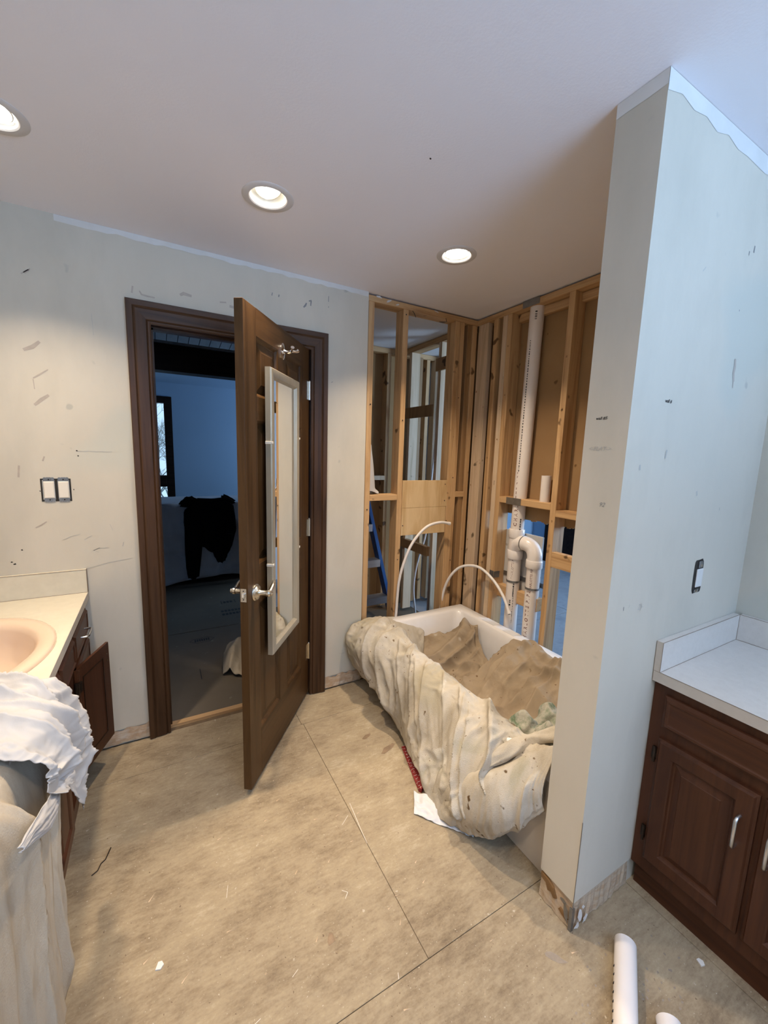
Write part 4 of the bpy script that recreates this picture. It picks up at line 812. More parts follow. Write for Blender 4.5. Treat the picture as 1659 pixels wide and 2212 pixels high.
# ---------------------------------------------------------------- tub
TX0, TX1, TY0, TY1, TZ = 1.165, 1.958, .785, 2.250, .405
tub = thing('bathtub', 'white bathtub in the stripped alcove, half covered by drop cloths', 'bathtub', ((TX0 + TX1) / 2, (TY0 + TY1) / 2, 0))
def rrect(x0, x1, y0, y1, r, n=7):
    out = []
    for cx_, cy_, a in ((x1 - r, y1 - r, 0), (x0 + r, y1 - r, 90), (x0 + r, y0 + r, 180), (x1 - r, y0 + r, 270)):
        for i in range(n + 1): t = math.radians(a + 90 * i / n); out.append((cx_ + r * math.cos(t), cy_ + r * math.sin(t)))
    return out
rings = []
def ring(ins, z, r, dy0=0, dy1=0): rings.append([(x, y, z) for x, y in rrect(TX0 + ins, TX1 - ins, TY0 + ins + dy0, TY1 - ins - dy1, r)])
ring(0, TZ - .03, .012); ring(0, TZ - .006, .014); ring(.006, TZ, .016); ring(.060, TZ, .05); ring(.070, TZ - .003, .055); ring(.078, TZ - .014, .06)
ring(.088, TZ - .06, .07, .02, .01); ring(.105, TZ - .20, .09, .07, .03); ring(.125, TZ - .31, .11, .11, .05); ring(.16, TZ - .345, .12, .13, .07); ring(.22, TZ - .352, .12, .14, .08)
mb = MB(); n = len(rings[0])
for r_ in rings: mb.v += r_
mb.f = [(i * n + k, i * n + (k + 1) % n, (i + 1) * n + (k + 1) % n, (i + 1) * n + k) for i in range(len(rings) - 1) for k in range(n)] + [tuple(range((len(rings) - 1) * n, len(rings) * n))]
mb.obj('shell', 'tub', tub, 50)
MB().box(TX0 + .004, TX0 + .014, TY0 + .004, TY1 - .004, .0, TZ - .03, .003).box(TX0 + .002, TX0 + .02, TY0 + .004, TY1 - .004, TZ - .05, TZ - .028, .003).obj('apron', 'apron', tub)
MB().lathe([(0, 0), (.032, .001), (.036, -.001)], 24, Matrix.Translation((1.56, 2.0, .0545))).obj('drain', 'chrome', tub, 40)

for a, b_ in ((1.845, 1.955), (1.67, 1.765)): box('tape_strip', 'paper', TX1 - .062, TX1 - .004, a, b_, TZ + .0003, TZ + .0012, tub)
# ---------------------------------------------------------------- drop cloths on the tub
def pleat(V, U, c0, c1, amp, w, u0=0, u1=1):
    """a fold: line from v=c0 at u=u0 to v=c1 at u=u1; steep on one side, trailing off on the other"""
    f = np.clip((U - u0) / (u1 - u0), 0, 1); d = V - (c0 + (c1 - c0) * f)
    m = np.clip((U - u0) / .08 + .3, 0, 1) * np.clip((u1 - U) / .08 + .3, 0, 1)
    return amp * m * np.where(d > 0, np.exp(-d / w), np.exp(d / (w * .22)))
# columns: inside the tub -> over the rim -> down the apron -> hem
ctrl = [
 [(1.50, 2.262, .38), (1.36, 2.258, .405), (1.22, 2.252, .432), (1.13, 2.247, .432), (1.06, 2.240, .405), (1.005, 2.232, .34), (1.025, 2.226, .24), (1.06, 2.218, .145)],
 [(1.56, 2.17, .33), (1.42, 2.15, .37), (1.27, 2.13, .425), (1.185, 2.12, .452), (1.10, 2.11, .415), (1.035, 2.09, .32), (1.050, 2.07, .20), (1.080, 2.05, .115)],
 [(1.47, 2.02, .24), (1.38, 2.00, .30), (1.275, 1.98, .385), (1.205, 1.975, .432), (1.135, 1.97, .405), (1.085, 1.95, .31), (1.085, 1.93, .19), (1.095, 1.90, .105)],
 [(1.40, 1.86, .20), (1.34, 1.84, .28), (1.268, 1.82, .385), (1.212, 1.80, .430), (1.148, 1.78, .402), (1.105, 1.77, .31), (1.085, 1.74, .19), (1.075, 1.72, .075)],
 [(1.38, 1.66, .19), (1.33, 1.64, .28), (1.268, 1.63, .388), (1.212, 1.62, .428), (1.145, 1.60, .395), (1.095, 1.59, .29), (1.060, 1.57, .16), (1.035, 1.55, .060)],
 [(1.38, 1.47, .19), (1.33, 1.45, .28), (1.265, 1.44, .388), (1.210, 1.43, .426), (1.140, 1.42, .385), (1.080, 1.41, .26), (1.040, 1.40, .13), (1.005, 1.39, .045)],
 [(1.38, 1.28, .19), (1.33, 1.26, .28), (1.265, 1.25, .388), (1.208, 1.24, .424), (1.130, 1.23, .375), (1.065, 1.23, .24), (1.015, 1.23, .11), (.975, 1.24, .012)],
 [(1.39, 1.13, .22), (1.33, 1.11, .31), (1.265, 1.10, .395), (1.200, 1.09, .420), (1.110, 1.08, .36), (1.035, 1.09, .23), (.985, 1.10, .11), (.975, 1.12, .022)],
 [(1.40, 1.00, .27), (1.33, .99, .35), (1.265, .98, .402), (1.200, .985, .405), (1.120, 1.00, .34), (1.055, 1.01, .25), (1.045, 1.02, .16), (1.060, 1.03, .08)],
 [(1.40, .90, .33), (1.33, .895, .39), (1.265, .89, .425), (1.200, .895, .43), (1.140, .91, .39), (1.100, .92, .32), (1.105, .92, .25), (1.115, .93, .18)],
 [(1.40, .815, .37), (1.33, .815, .41), (1.265, .813, .44), (1.210, .812, .45), (1.160, .812, .42), (1.135, .812, .37), (1.140, .812, .32), (1.145, .812, .27)],
]
NU, NV = 150, 300
P = patch(ctrl, NU, NV); Nn = normals(P)
if Nn[NV // 2, NU // 2].dot(np.array((-1, 0, .5))) < 0: Nn = -Nn
V, U = np.meshgrid(np.linspace(0, 1, NV), np.linspace(0, 1, NU), indexing='ij')
out = np.clip((U - .36) / .2, 0, 1)                        # folds grow below the rim
n1 = fnoise(NV, NU, 9, 1.3, 3.1, .9, 2.5); n2 = fnoise(NV, NU, 22, 4.0, 8.2, 1.6, 4); n3 = fnoise(NV, NU, 46, 16, 5.5, 2.0, 6)
D = .010 * (ridged(n1) - .5) * (.25 + .75 * out) + .0115 * (ridged(n2) - .5) * (.45 + .55 * out) * (1 - .7 * np.clip((U - .86) / .1, 0, 1)) + .0048 * (ridged(n3) - .5) * (.5 + .5 * np.clip(n1 * 3 + .5, 0, 1))
for a in ((.105, .16, .030, .035, .30, 1), (.165, .29, .036, .03, .34, .97), (.215, .235, .034, .05, .25, 1), (.33, .47, .018, .03, .45, .98), (.40, .55, .020, .025, .45, 1), (.46, .64, .016, .022, .40, .9), (.53, .74, .022, .03, .42, .93), (.60, .78, .016, .02, .5, .95),
          (.60, .87, .036, .045, .34, .80), (.80, .86, .024, .04, .2, .5), (.30, .33, .012, .02, .3, .6), (.42, .43, .012, .018, .3, .55), (.36, .52, .014, .02, .5, .95), (.26, .38, .014, .018, .45, .9), (.565, .70, .014, .02, .45, .9), (.68, .86, .016, .022, .45, .8)):
    D = D + 1.25 * pleat(V, U, a[0], a[1], a[2], a[3], a[4], a[5])
floorfade = np.clip(P[:, :, 2] / .05, .25, 1)
D = np.maximum(D, -.010 + 0 * D) * floorfade
edge = .010 * fnoise(NV, NU, 30, 1, 1.7)                   # frayed, uneven hem
P = P + Nn * D[:, :, None]; P[:, :, 2] += edge * np.clip((U - .93) / .07, 0, 1)
P[:, :, 2] = np.maximum(P[:, :, 2], .004); P[:, :, 1] = np.minimum(np.maximum(P[:, :, 1], .782), 2.2535 + 9 * (P[:, :, 0] > 1.133))
inner = (P[:, :, 0] < TX0 + .012) & (P[:, :, 0] > TX0 - .012) & (P[:, :, 2] < TZ); P[:, :, 0] = np.where(inner, TX0 - .012, P[:, :, 0])
tag(cloth('drop_cloth', P, 'canvas'), 'stained beige canvas drop cloth draped over the tub rim down to the floor', 'drop cloth')
# cloth bundled inside the tub, its shade put into a darker canvas colour
ctrl = [
 [(1.30, 2.16, .33), (1.40, 2.16, .28), (1.52, 2.15, .27), (1.64, 2.13, .27), (1.74, 2.10, .27), (1.80, 2.09, .28), (1.82, 2.085, .285)],
 [(1.30, 2.02, .30), (1.38, 2.00, .22), (1.50, 1.98, .22), (1.63, 1.97, .26), (1.74, 1.97, .32), (1.805, 2.02, .345), (1.83, 2.05, .34)],
 [(1.30, 1.86, .28), (1.38, 1.85, .17), (1.48, 1.84, .15), (1.60, 1.83, .18), (1.70, 1.81, .21), (1.765, 1.80, .235), (1.79, 1.80, .24)],
 [(1.30, 1.70, .28), (1.38, 1.69, .16), (1.48, 1.68, .14), (1.58, 1.67, .18), (1.66, 1.65, .22), (1.72, 1.64, .255), (1.75, 1.64, .26)],
 [(1.30, 1.55, .29), (1.38, 1.54, .19), (1.48, 1.53, .19), (1.60, 1.54, .26), (1.73, 1.545, .34), (1.85, 1.55, .41), (1.905, 1.555, .425)],
 [(1.30, 1.40, .30), (1.38, 1.40, .21), (1.48, 1.39, .21), (1.60, 1.39, .27), (1.73, 1.39, .34), (1.83, 1.39, .40), (1.88, 1.39, .412)],
 [(1.30, 1.25, .31), (1.38, 1.25, .23), (1.48, 1.24, .23), (1.60, 1.24, .28), (1.73, 1.25, .35), (1.82, 1.26, .40), (1.86, 1.27, .408)],
 [(1.30, 1.10, .33), (1.38, 1.10, .25), (1.48, 1.10, .24), (1.60, 1.10, .26), (1.72, 1.11, .30), (1.80, 1.12, .335), (1.84, 1.12, .35)],
 [(1.31, .97, .35), (1.38, .97, .28), (1.48, .97, .26), (1.60, .97, .26), (1.70, .97, .27), (1.78, .97, .29), (1.82, .97, .30)],
]
NU2, NV2 = 110, 200
Q = patch(ctrl, NU2, NV2); Nq = normals(Q)
if Nq[100, 50][2] < 0: Nq = -Nq
V, U = np.meshgrid(np.linspace(0, 1, NV2), np.linspace(0, 1, NU2), indexing='ij')
m1 = fnoise(NV2, NU2, 5, 3.5, 13.1, .9, 2.5); m2 = fnoise(NV2, NU2, 13, 8, 18.2, 1.4, 4)
D = .034 * (ridged(m1) - .45) + .017 * (ridged(m2) - .5)
for a in ((.15, .11, .045, .05, .15, 1), (.20, .155, .045, .03, .3, .97), (.27, .22, .03, .03, .3, .9), (.36, .44, .05, .05, .2, .95), (.47, .47, .03, .03, .5, 1), (.52, .50, .03, .03, .4, 1), (.58, .60, .035, .03, .5, 1), (.64, .70, .04, .05, .1, .9), (.74, .72, .03, .04, .3, 1)): D = D + pleat(V, U, *a)
D = np.maximum(D, -.012)
fade = np.clip((1 - U) / .12, .25, 1) * np.clip(U / .15, 0, 1)
Q = Q + Nq * (D * fade)[:, :, None]
Q[:, :, 2] = np.maximum(Q[:, :, 2], .062)
tag(cloth('drop_cloth', Q, 'canvas_shaded'), 'canvas drop cloth bundled inside the tub, its shade put into the colour', 'drop cloth')
# broad folded flap of canvas rising from the floor to the partition at the near end
ctrl = [
 [(1.07, 1.24, .17), (1.02, 1.245, .145), (1.0, 1.245, .09), (.990, 1.245, .045), (.996, 1.235, .010)],
 [(1.085, 1.11, .25), (1.03, 1.10, .235), (1.0, 1.095, .165), (.990, 1.095, .08), (1.004, 1.09, .020)],
 [(1.11, 1.02, .31), (1.045, 1.00, .305), (1.003, .99, .225), (.995, .985, .13), (1.022, .995, .058)],
 [(1.155, .94, .385), (1.095, .92, .39), (1.035, .90, .30), (1.022, .89, .20), (1.055, .905, .125)],
 [(1.195, .87, .455), (1.145, .855, .47), (1.085, .84, .38), (1.072, .833, .285), (1.10, .845, .215)],
 [(1.22, .805, .50), (1.18, .798, .525), (1.118, .795, .45), (1.10, .79, .36), (1.125, .792, .30)],
]
F = patch(ctrl, 70, 130); Nf = normals(F)
if Nf[60, 35][0] > 0: Nf = -Nf
k1 = fnoise(130, 70, 2, 3, 33.1, .8, 2.5); k2 = fnoise(130, 70, 18, 3, 38.2, 1.0, 3); Vf, Uf = np.meshgrid(np.linspace(0, 1, 130), np.linspace(0, 1, 70), indexing='ij')
Df = .010 * (ridged(k1) - .5) + .0035 * (ridged(k2) - .5) * np.clip((Uf - .2) / .3, 0, 1) + pleat(Vf, Uf, .80, .70, .022, .05, .45, 1) + .004 * fnoise(130, 70, 26, 1, 2.2) * (Uf > .9)
F = F + Nf * (Df * np.clip(Vf / .15, .1, 1))[:, :, None]; F[:, :, 1] = np.maximum(F[:, :, 1], .781); F[:, :, 2] = np.maximum(F[:, :, 2], .004)
tag(cloth('drop_cloth', F, 'canvas'), 'broad folded flap of canvas heaped against the partition at the near end of the tub', 'drop cloth')
# rolled hem lying across the rim above the flap
ctrl = []
for i, (x, y, z) in enumerate(((1.035, 1.03, .305), (1.085, .99, .375), (1.15, .955, .425), (1.22, .92, .452), (1.29, .885, .465), (1.36, .84, .47), (1.42, .80, .475))):
    r = (.030 + .008 * math.sin(i * 1.7)) * min(1, .08 + i * .6)
    ctrl.append([(x + .02, y + r * math.cos(a), z + r * .75 * math.sin(a)) for a in np.linspace(-.7, 3.9, 7)])
R_ = patch(ctrl, 40, 90); k1 = fnoise(90, 40, 6, 3, 113.1, .8, 2); Nr = normals(R_); Nr = -Nr if Nr[45, 20][2] < 0 else Nr
R_ = R_ + Nr * (.006 * (ridged(k1) - .5))[:, :, None]; R_[:, :, 1] = np.maximum(R_[:, :, 1], .781)
tag(cloth('drop_cloth', R_, 'canvas'), 'rolled canvas edge lying across the tub rim just above the folded flap', 'drop cloth')
# green stained rag
ctrl = []
for i, (y, z, b) in enumerate(((1.10, .345, .0), (1.06, .375, .03), (1.00, .36, .0), (.94, .385, .035), (.87, .40, .0), (.81, .42, .02))):
    ctrl.append([(1.27, y + .02, z + .02), (1.32, y + .01, z + .045 + b), (1.38, y, z + .02 - b), (1.45, y, z + .05 + b), (1.53, y, z - .02), (1.60, y, z - .07)])
G = patch(ctrl, 60, 70); Ng = normals(G); Ng = -Ng if Ng[30, 30][2] < 0 else Ng
k1 = fnoise(70, 60, 4, 5, 43.1, .8, 2.5); G = G + Ng * (.022 * (ridged(k1) - .5))[:, :, None]
tag(cloth('rag', G, 'green'), 'green stained rag crumpled between the tub cloths', 'rag')
# white paper under the hem
ctrl = [[(.888, 1.235, .003), (.915, 1.275, .006), (.945, 1.325, .012)], [(.93, 1.175, .003), (.955, 1.21, .020), (.995, 1.245, .028)], [(.975, 1.115, .003), (1.005, 1.145, .022), (1.03, 1.17, .03)], [(1.02, 1.06, .003), (1.045, 1.085, .012), (1.065, 1.10, .02)], [(1.04, 1.035, .004), (1.055, 1.045, .006), (1.07, 1.055, .01)]]
A = patch(ctrl, 34, 60); k1 = fnoise(60, 34, 7, 3, 53.1, .8, 2.5); A[:, :, 2] = np.maximum(A[:, :, 2] + .010 * (ridged(k1) - .4), .003)
tag(cloth('paper_sheet', A, 'paper', .0008), 'crumpled white paper sheet under the drop cloth hem', 'paper')
# red rafter square
sq = thing('speed_square', 'red plastic rafter square on the floor, partly under the drop cloth', 'tool', (1.02, 1.45, 0))
MB().add([(1.047, 1.592, .002), (1.085, 1.592, .002), (1.030, 1.352, .002), (.972, 1.325, .002), (1.047, 1.592, .008), (1.085, 1.592, .008), (1.030, 1.352, .008), (.972, 1.325, .008)], [(0, 3, 2, 1), (4, 5, 6, 7), (0, 1, 5, 4), (1, 2, 6, 5), (2, 3, 7, 6), (3, 0, 4, 7)]).obj('blade', 'red', sq)
MB().add([(.972, 1.325, .0), (1.030, 1.352, .0), (1.037, 1.338, .0), (.979, 1.311, .0), (.972, 1.325, .020), (1.030, 1.352, .020), (1.037, 1.338, .020), (.979, 1.311, .020)], [(0, 1, 2, 3), (7, 6, 5, 4), (0, 4, 5, 1), (1, 5, 6, 2), (2, 6, 7, 3), (3, 7, 4, 0)]).obj('fence', 'red', sq)
sc = MB()
for i in range(14): t = i / 14; x, y = 1.047 - .075 * t + .006, 1.592 - .267 * t; sc.box(x, x + (.010 if i % 2 else .016), y - .0008, y + .0008, .008, .0084)
sc.obj('scale_mark', 'paper', sq)

# ---------------------------------------------------------------- cloths on the left vanity
ZC = .8305
# tan canvas hanging to the floor
ctrl = []
for i in range(8):
    t = i / 7; y = 1.32 - .62 * t                 # stations from the far edge to the near edge
    w = .022 * math.sin(t * 17)
    w = .010 * math.sin(t * 17); k_ = 1 - t
    ctrl.append([(-.60, y - .02, ZC + .012), (-.44, y - .015, ZC + .014), (-.335, y - .01, ZC + .012), (-.294, y + .02 * k_, ZC - .030), (-.283 + w, y + .00 * k_, .62), (-.279 + w * 1.2, y - .085 * k_, .42), (-.276 + w * 1.3, y - .08 * k_, .22), (-.278 + w * 1.3, y - .07 * k_, .06 + .06 * (t < .3) * (1 - t / .3))])
C = patch(ctrl, 110, 150); Nc = normals(C); Nc = -Nc if Nc[75, 80][0] < 0 else Nc
V, U = np.meshgrid(np.linspace(0, 1, 150), np.linspace(0, 1, 110), indexing='ij')
k1 = fnoise(150, 110, 5, .9, 63.1, .5, 1.5); k2 = fnoise(150, 110, 14, 5, 68.2, 1.2, 4)
D = .015 * (ridged(k1) - .35) * np.clip((U - .35) / .2, 0, 1) + .0035 * (ridged(k2) - .4)
for a in ((.30, .33, .030, .06, .40, 1), (.60, .50, .045, .08, .42, 1), (.12, .16, .016, .03, .45, 1)): D = D + pleat(V, U, *a)
D = np.maximum(D, -.006)
C = C + Nc * D[:, :, None]; C[:, :, 0] = np.where(C[:, :, 2] < .80, np.maximum(C[:, :, 0], -.2965), C[:, :, 0])
tag(cloth('drop_cloth', C, 'canvas_tan'), 'clean tan canvas drop cloth hanging from the cream countertop almost to the floor', 'drop cloth')
# white sheet heaped on the counter and spilling over the edge
ctrl = [
 [(-.62, 1.50, ZC + .004), (-.52, 1.49, ZC + .006), (-.43, 1.45, ZC + .010), (-.35, 1.40, ZC + .012), (-.295, 1.38, ZC + .004), (-.272, 1.45, .76), (-.258, 1.50, .68), (-.252, 1.50, .61), (-.252, 1.48, .48), (-.256, 1.44, .36)],
 [(-.62, 1.44, ZC + .03), (-.52, 1.43, ZC + .035), (-.43, 1.40, ZC + .035), (-.35, 1.36, ZC + .035), (-.285, 1.33, ZC + .010), (-.255, 1.36, .76), (-.243, 1.39, .68), (-.240, 1.39, .61), (-.242, 1.37, .53), (-.246, 1.35, .47)],
 [(-.62, 1.36, ZC + .045), (-.52, 1.35, ZC + .055), (-.43, 1.32, ZC + .055), (-.35, 1.29, ZC + .045), (-.280, 1.26, ZC + .015), (-.248, 1.27, .77), (-.238, 1.285, .71), (-.236, 1.285, .66), (-.238, 1.275, .62), (-.242, 1.265, .585)],
 [(-.62, 1.27, ZC + .05), (-.52, 1.26, ZC + .06), (-.43, 1.24, ZC + .06), (-.35, 1.21, ZC + .05), (-.280, 1.18, ZC + .02), (-.246, 1.18, .78), (-.234, 1.19, .735), (-.232, 1.19, .70), (-.233, 1.185, .68), (-.236, 1.18, .655)],
 [(-.62, 1.17, ZC + .04), (-.52, 1.16, ZC + .05), (-.43, 1.14, ZC + .05), (-.35, 1.12, ZC + .045), (-.285, 1.10, ZC + .02), (-.246, 1.10, .80), (-.234, 1.10, .76), (-.231, 1.10, .74), (-.231, 1.095, .72), (-.232, 1.09, .70)],
 [(-.62, 1.07, ZC + .02), (-.52, 1.06, ZC + .03), (-.43, 1.05, ZC + .03), (-.35, 1.04, ZC + .03), (-.29, 1.03, ZC + .016), (-.248, 1.03, .82), (-.236, 1.03, .80), (-.232, 1.03, .785), (-.231, 1.025, .775), (-.232, 1.02, .765)],
]
Wt = patch(ctrl, 170, 150); Nw = normals(Wt); Nw = -Nw if (Nw[75, 40][2] < 0) else Nw
V, U = np.meshgrid(np.linspace(0, 1, 150), np.linspace(0, 1, 170), indexing='ij')
k1 = fnoise(150, 170, 3, 3, 73.1, 1.2, 2.5); k2 = fnoise(150, 170, 6, 11, 78.2, 2.2, 3); k3 = fnoise(150, 170, 22, 24, 71.2, 2.0, 6)
D = .022 * (ridged(k1) - .3) + .007 * (ridged(k2) - .4) + .0025 * (ridged(k3) - .4)
for a in ((.20, .45, .025, .04, .1, .7), (.55, .40, .028, .05, .05, .8), (.75, .70, .022, .04, .2, .9), (.35, .10, .02, .03, .5, 1), (.12, .22, .02, .025, .4, .95), (.62, .78, .02, .03, .4, .95)): D = D + pleat(V, U, *a)
D = np.maximum(D, -.003)
Wt = Wt + Nw * (D * np.clip(U / .05, .2, 1))[:, :, None]
tag(cloth('bed_sheet', Wt, 'white_cloth', .0016), 'crumpled white sheet heaped on the cream countertop over the tan canvas', 'sheet')
ctrl = [[(-.250, 1.14, .70), (-.244, 1.13, .675), (-.246, 1.12, .655)], [(-.240, 1.06, .735), (-.232, 1.06, .705), (-.236, 1.05, .675)], [(-.240, .98, .765), (-.230, .975, .735), (-.236, .97, .71)], [(-.242, .90, .79), (-.236, .90, .775), (-.240, .895, .76)], [(-.244, .85, .80), (-.240, .85, .795), (-.243, .848, .79)]]
Sx = patch(ctrl, 26, 60); k1 = fnoise(60, 26, 3, 5, 83.1, .6, 2); Sx[:, :, 0] += .006 * ridged(k1)
tag(cloth('cloth_strip', Sx, 'white_cloth', .0014), 'torn white cloth strip dangling across the tan canvas', 'cloth')
# ---------------------------------------------------------------- loose pipes on the floor
def loose(name, label, a, b, r=.0300):
    t = thing(name, label, 'pipe', (a[0], a[1], 0)); a, b = Vector(a), Vector(b); d_ = (b - a).normalized()
    MB().tube([a, b], r, 28, False).tube([a, b], r * .86, 28, False).obj('wall', 'pvc_fit', t, 60)
    for p in (a, b):
        M4 = Matrix.Translation(p) @ d_.to_track_quat('Z', 'Y').to_matrix().to_4x4(); MB().lathe([(r * .86, 0), (r, 0)], 28, M4).obj('cut_end', 'pvc', t)
    return t
lp = loose('loose_pipe', 'white plastic pipe lying on the floor near the partition corner', (1.205, .528, .0305), (.70, .235, .0305))
tk = MB()
for k in range(9):
    p = Vector((1.13, .484, .0305)).lerp(Vector((.95, .38, .0305)), k / 9); u = Vector((-.50, .866, 0)) * .0296 + Vector((0, 0, .006)); tk.box(p.x + u.x - .003, p.x + u.x + .003, p.y + u.y - .003, p.y + u.y + .001, .034, .039)
tk.obj('fine_print', 'ink', lp)
loose('loose_pipe', 'short white pipe beside the long loose one, only its end visible', (1.128, .368, .0305), (.80, .10, .0305))
for (x, y, s, lb) in ((-.055, 1.157, .011, 'small cream plaster chip on the floor near the hanging tan canvas'), (1.385, .40, .010, 'small white plaster chip on the floor before the vanity toe kick')):
    q = MB().prism([(x - s, y - s * .6), (x + s * .2, y - s), (x + s, y - s * .2), (x + s * .6, y + s * .8), (x - s * .3, y + s)], 'z', .0, .004); tag(q.obj('plaster_chip', 'skim'), lb, 'debris')
st_ = MB().tube([(-.262, 1.555, .002), (-.245, 1.565, .003), (-.238, 1.59, .002), (-.225, 1.60, .003), (-.212, 1.645, .002)], .0018, 6); tag(st_.obj('cable_offcut', 'iron', None, 60), 'thin dark offcut of cable on the floor in the shadow of the brown vanity', 'offcut')

# ---------------------------------------------------------------- closet things
lad = thing('step_ladder', 'blue fibreglass step ladder standing in the closet beyond the studs', 'ladder', (1.2, 2.85, 0))
rail = lambda s, z, dy=0: (1.72 - .198 * z if s > 0 else 1.02 + .03 * z, 2.80 + .14 * z + dy, z)
for s in (1, -1):
    a, b_ = Vector(rail(s, .0)), Vector(rail(s, 1.78)); q = MB()
    q.add([a + Vector((dx, dy, 0)) for dx in (-.014, .014) for dy in (-.04, .04)] + [b_ + Vector((dx, dy, 0)) for dx in (-.014, .014) for dy in (-.04, .04)], [(0, 1, 3, 2), (4, 6, 7, 5), (0, 4, 5, 1), (2, 3, 7, 6), (0, 2, 6, 4), (1, 5, 7, 3)]); q.obj('rail', 'ladder_blue', lad)
    a, b_ = Vector((1.35 + s * .30, 3.24, 0)), Vector((1.23 + s * .14, 3.10, 1.72)); q = MB()
    q.add([a + Vector((dx, dy, 0)) for dx in (-.014, .014) for dy in (-.02, .02)] + [b_ + Vector((dx, dy, 0)) for dx in (-.014, .014) for dy in (-.02, .02)], [(0, 1, 3, 2), (4, 6, 7, 5), (0, 4, 5, 1), (2, 3, 7, 6), (0, 2, 6, 4), (1, 5, 7, 3)]); q.obj('rear_rail', 'ladder_blue', lad)
for z in (.325, .632, .925, 1.22, 1.50):
    a, b_ = rail(-1, z), rail(1, z); q = MB().box(a[0] + .012, b_[0] - .012, a[1] - .045, a[1] + .045, z - .004, z + .004).box(a[0] + .012, b_[0] - .012, a[1] - .047, a[1] - .043, z - .055, z + .004); q.obj('step', 'alu', lad)
box('top_cap', 'ladder_blue', 1.05, 1.41, 3.0, 3.14, 1.76, 1.80, lad, .01)
ctrl = [[(1.10 + .18 * math.sin(.5 + a), 2.42, z) for z in ()] for a in ()]
bagp = []
for i, z in enumerate((1.55, 1.45, 1.34, 1.28, 1.255)):
    w = (.012, .030, .042, .05, .075)[i]; bagp.append([(1.185 + w * math.cos(t) * 1.1, 2.325 + .03 * math.sin(t), z + .01 * math.sin(3 * t)) for t in np.linspace(0, 2 * math.pi, 14)])
Bg = patch(bagp, 50, 40); tag(cloth('plastic_bag', Bg, 'white_cloth', .002), 'pale bag slumped on the blocking beside the left stud', 'bag')
r8 = random.Random(8); bb = MB()
bm = bmesh.new(); bmesh.ops.create_icosphere(bm, subdivisions=3, radius=1)
for v in bm.verts: v.co = Vector((v.co.x * .16, v.co.y * .13, v.co.z * .11)) * (1 + .35 * noise.noise(v.co * 2.2)); v.co += Vector((1.40, 2.62, .115)); v.co.z = max(v.co.z, .004)
bm.verts.index_update(); bb.add([v.co for v in bm.verts], [[v.index for v in f.verts] for f in bm.faces]); bm.free()
tag(bb.obj('rubbish_bag', 'black_cloth', None, 180), 'dark rubbish bag on the closet floor under the ladder', 'bag')

# ---------------------------------------------------------------- bedroom things
sofa = thing('covered_sofa', 'sofa back covered by a pale dust sheet, seen through the doorway', 'sofa', (.3, 5.1, 0))
box('body', 'dark_wood', -.9, 1.5, 4.80, 5.6, .04, .88, sofa, .03)
ctrl = []
for i in range(12):
    t = i / 11; x = -.98 + 2.56 * t; w = .018 * math.sin(t * 31)
    ctrl.append([(x, 5.5, .905), (x, 5.15, .91), (x, 4.84, .915), (x, 4.775, .88), (x, 4.755 + w, .62), (x, 4.735 + w * 1.4, .34), (x, 4.715 + w * 1.6, .075 + .03 * math.sin(t * 13))])
Ds = patch(ctrl, 60, 150); k1 = fnoise(150, 60, 7, 4, 93.1, 1.4, 3); k2 = fnoise(150, 60, 16, 9, 96.1, 1.6, 4); Ds[:, :, 1] -= .035 * np.maximum(ridged(k1) - .2, 0) + .012 * ridged(k2)
cloth('dust_sheet', Ds, 'sheet_dim', .003, sofa)
jk = thing('jacket', 'black jacket slung over the covered sofa back with one sleeve hanging', 'jacket', (.45, 4.66, .1))
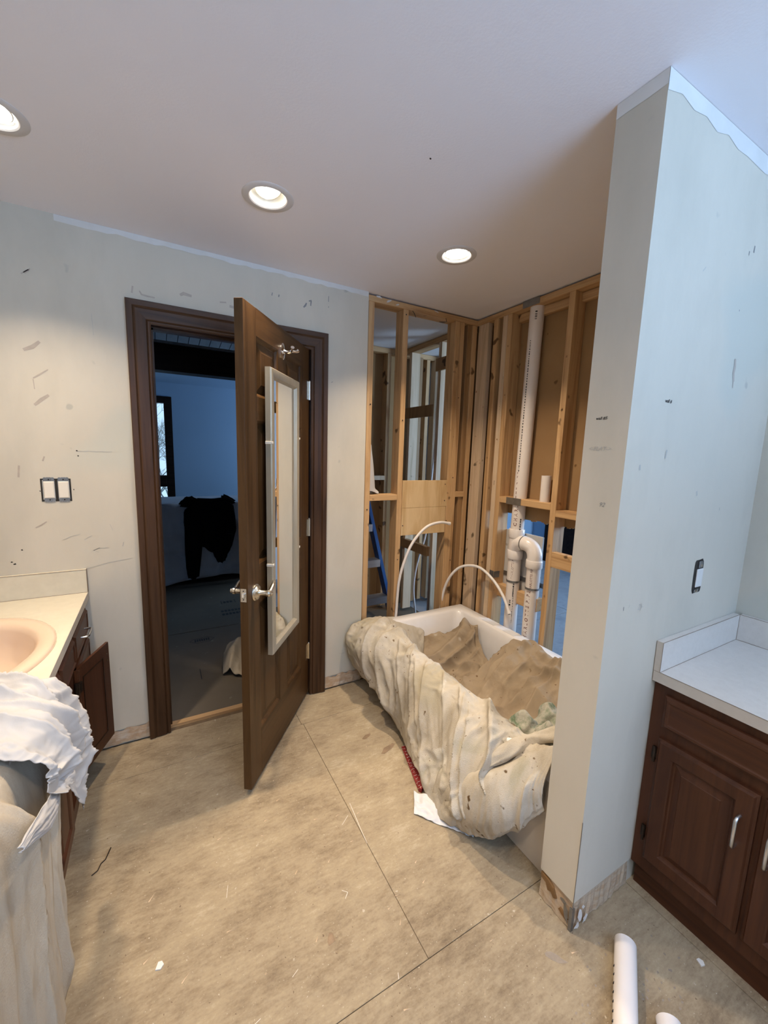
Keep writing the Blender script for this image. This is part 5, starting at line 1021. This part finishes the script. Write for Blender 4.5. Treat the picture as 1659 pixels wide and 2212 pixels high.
def puff(name, pts, y0, th, parent):
    bm = bmesh.new(); vs = [bm.verts.new((x, y0, z)) for x, z in pts]; f = bm.faces.new(vs)
    r = bmesh.ops.extrude_face_region(bm, geom=[f]); bmesh.ops.translate(bm, vec=(0, -th, 0), verts=[g_ for g_ in r['geom'] if isinstance(g_, bmesh.types.BMVert)])
    bmesh.ops.recalc_face_normals(bm, faces=bm.faces); bmesh.ops.bevel(bm, geom=[e for e in bm.edges], offset=th * .42, segments=3, affect='EDGES', clamp_overlap=True); bmesh.ops.triangulate(bm, faces=bm.faces)
    me = bpy.data.meshes.new(name); bm.to_mesh(me); bm.free(); me.materials.append(M['black_cloth']); o = bpy.data.objects.new(name, me); COL.objects.link(o); o.parent = parent; o.matrix_parent_inverse = wm(parent).inverted(); return o
puff('body', [(.235, .84), (.345, .96), (.36, .975), (.52, .965), (.62, .975), (.72, .90), (.735, .78), (.745, .62), (.70, .48), (.62, .40), (.55, .36), (.46, .40), (.41, .46), (.33, .44), (.255, .55), (.23, .70)], 4.70, .09, jk)
puff('sleeve', [(.235, .80), (.33, .82), (.40, .50), (.385, .36), (.352, .105), (.255, .095), (.235, .20), (.228, .45)], 4.66, .07, jk)
puff('sleeve', [(.46, .52), (.62, .62), (.735, .60), (.69, .42), (.63, .33), (.62, .255), (.565, .245), (.52, .31)], 4.655, .07, jk)
puff('collar', [(.175, .895), (.225, .97), (.29, 1.005), (.345, .99), (.385, .945), (.36, .90), (.28, .88)], 4.72, .10, jk)
puff('collar', [(.60, .94), (.612, 1.02), (.70, .98), (.768, .925), (.70, .90), (.62, .90)], 4.72, .10, jk)
ctrl = [[(.33, 2.70, .01), (.35, 2.84, .05), (.40, 2.98, .07), (.47, 3.08, .05)], [(.37, 2.66, .06), (.41, 2.80, .13), (.47, 2.93, .14), (.53, 3.02, .09)], [(.43, 2.62, .02), (.47, 2.75, .05), (.54, 2.88, .06), (.61, 2.97, .04)], [(.50, 2.60, .07), (.54, 2.71, .12), (.61, 2.82, .13), (.68, 2.92, .08)], [(.57, 2.58, .02), (.61, 2.68, .05), (.68, 2.79, .05), (.74, 2.88, .03)]]
Z = patch(ctrl, 40, 50); k1 = fnoise(50, 40, 4, 3, 103.1, .8, 2); Z[:, :, 2] = np.maximum(Z[:, :, 2] + .02 * (ridged(k1) - .3), .006)
tag(cloth('folded_cloth', Z, 'canvas_tan', .004), 'folded canvas cloth on the bedroom floor behind the open door', 'cloth')
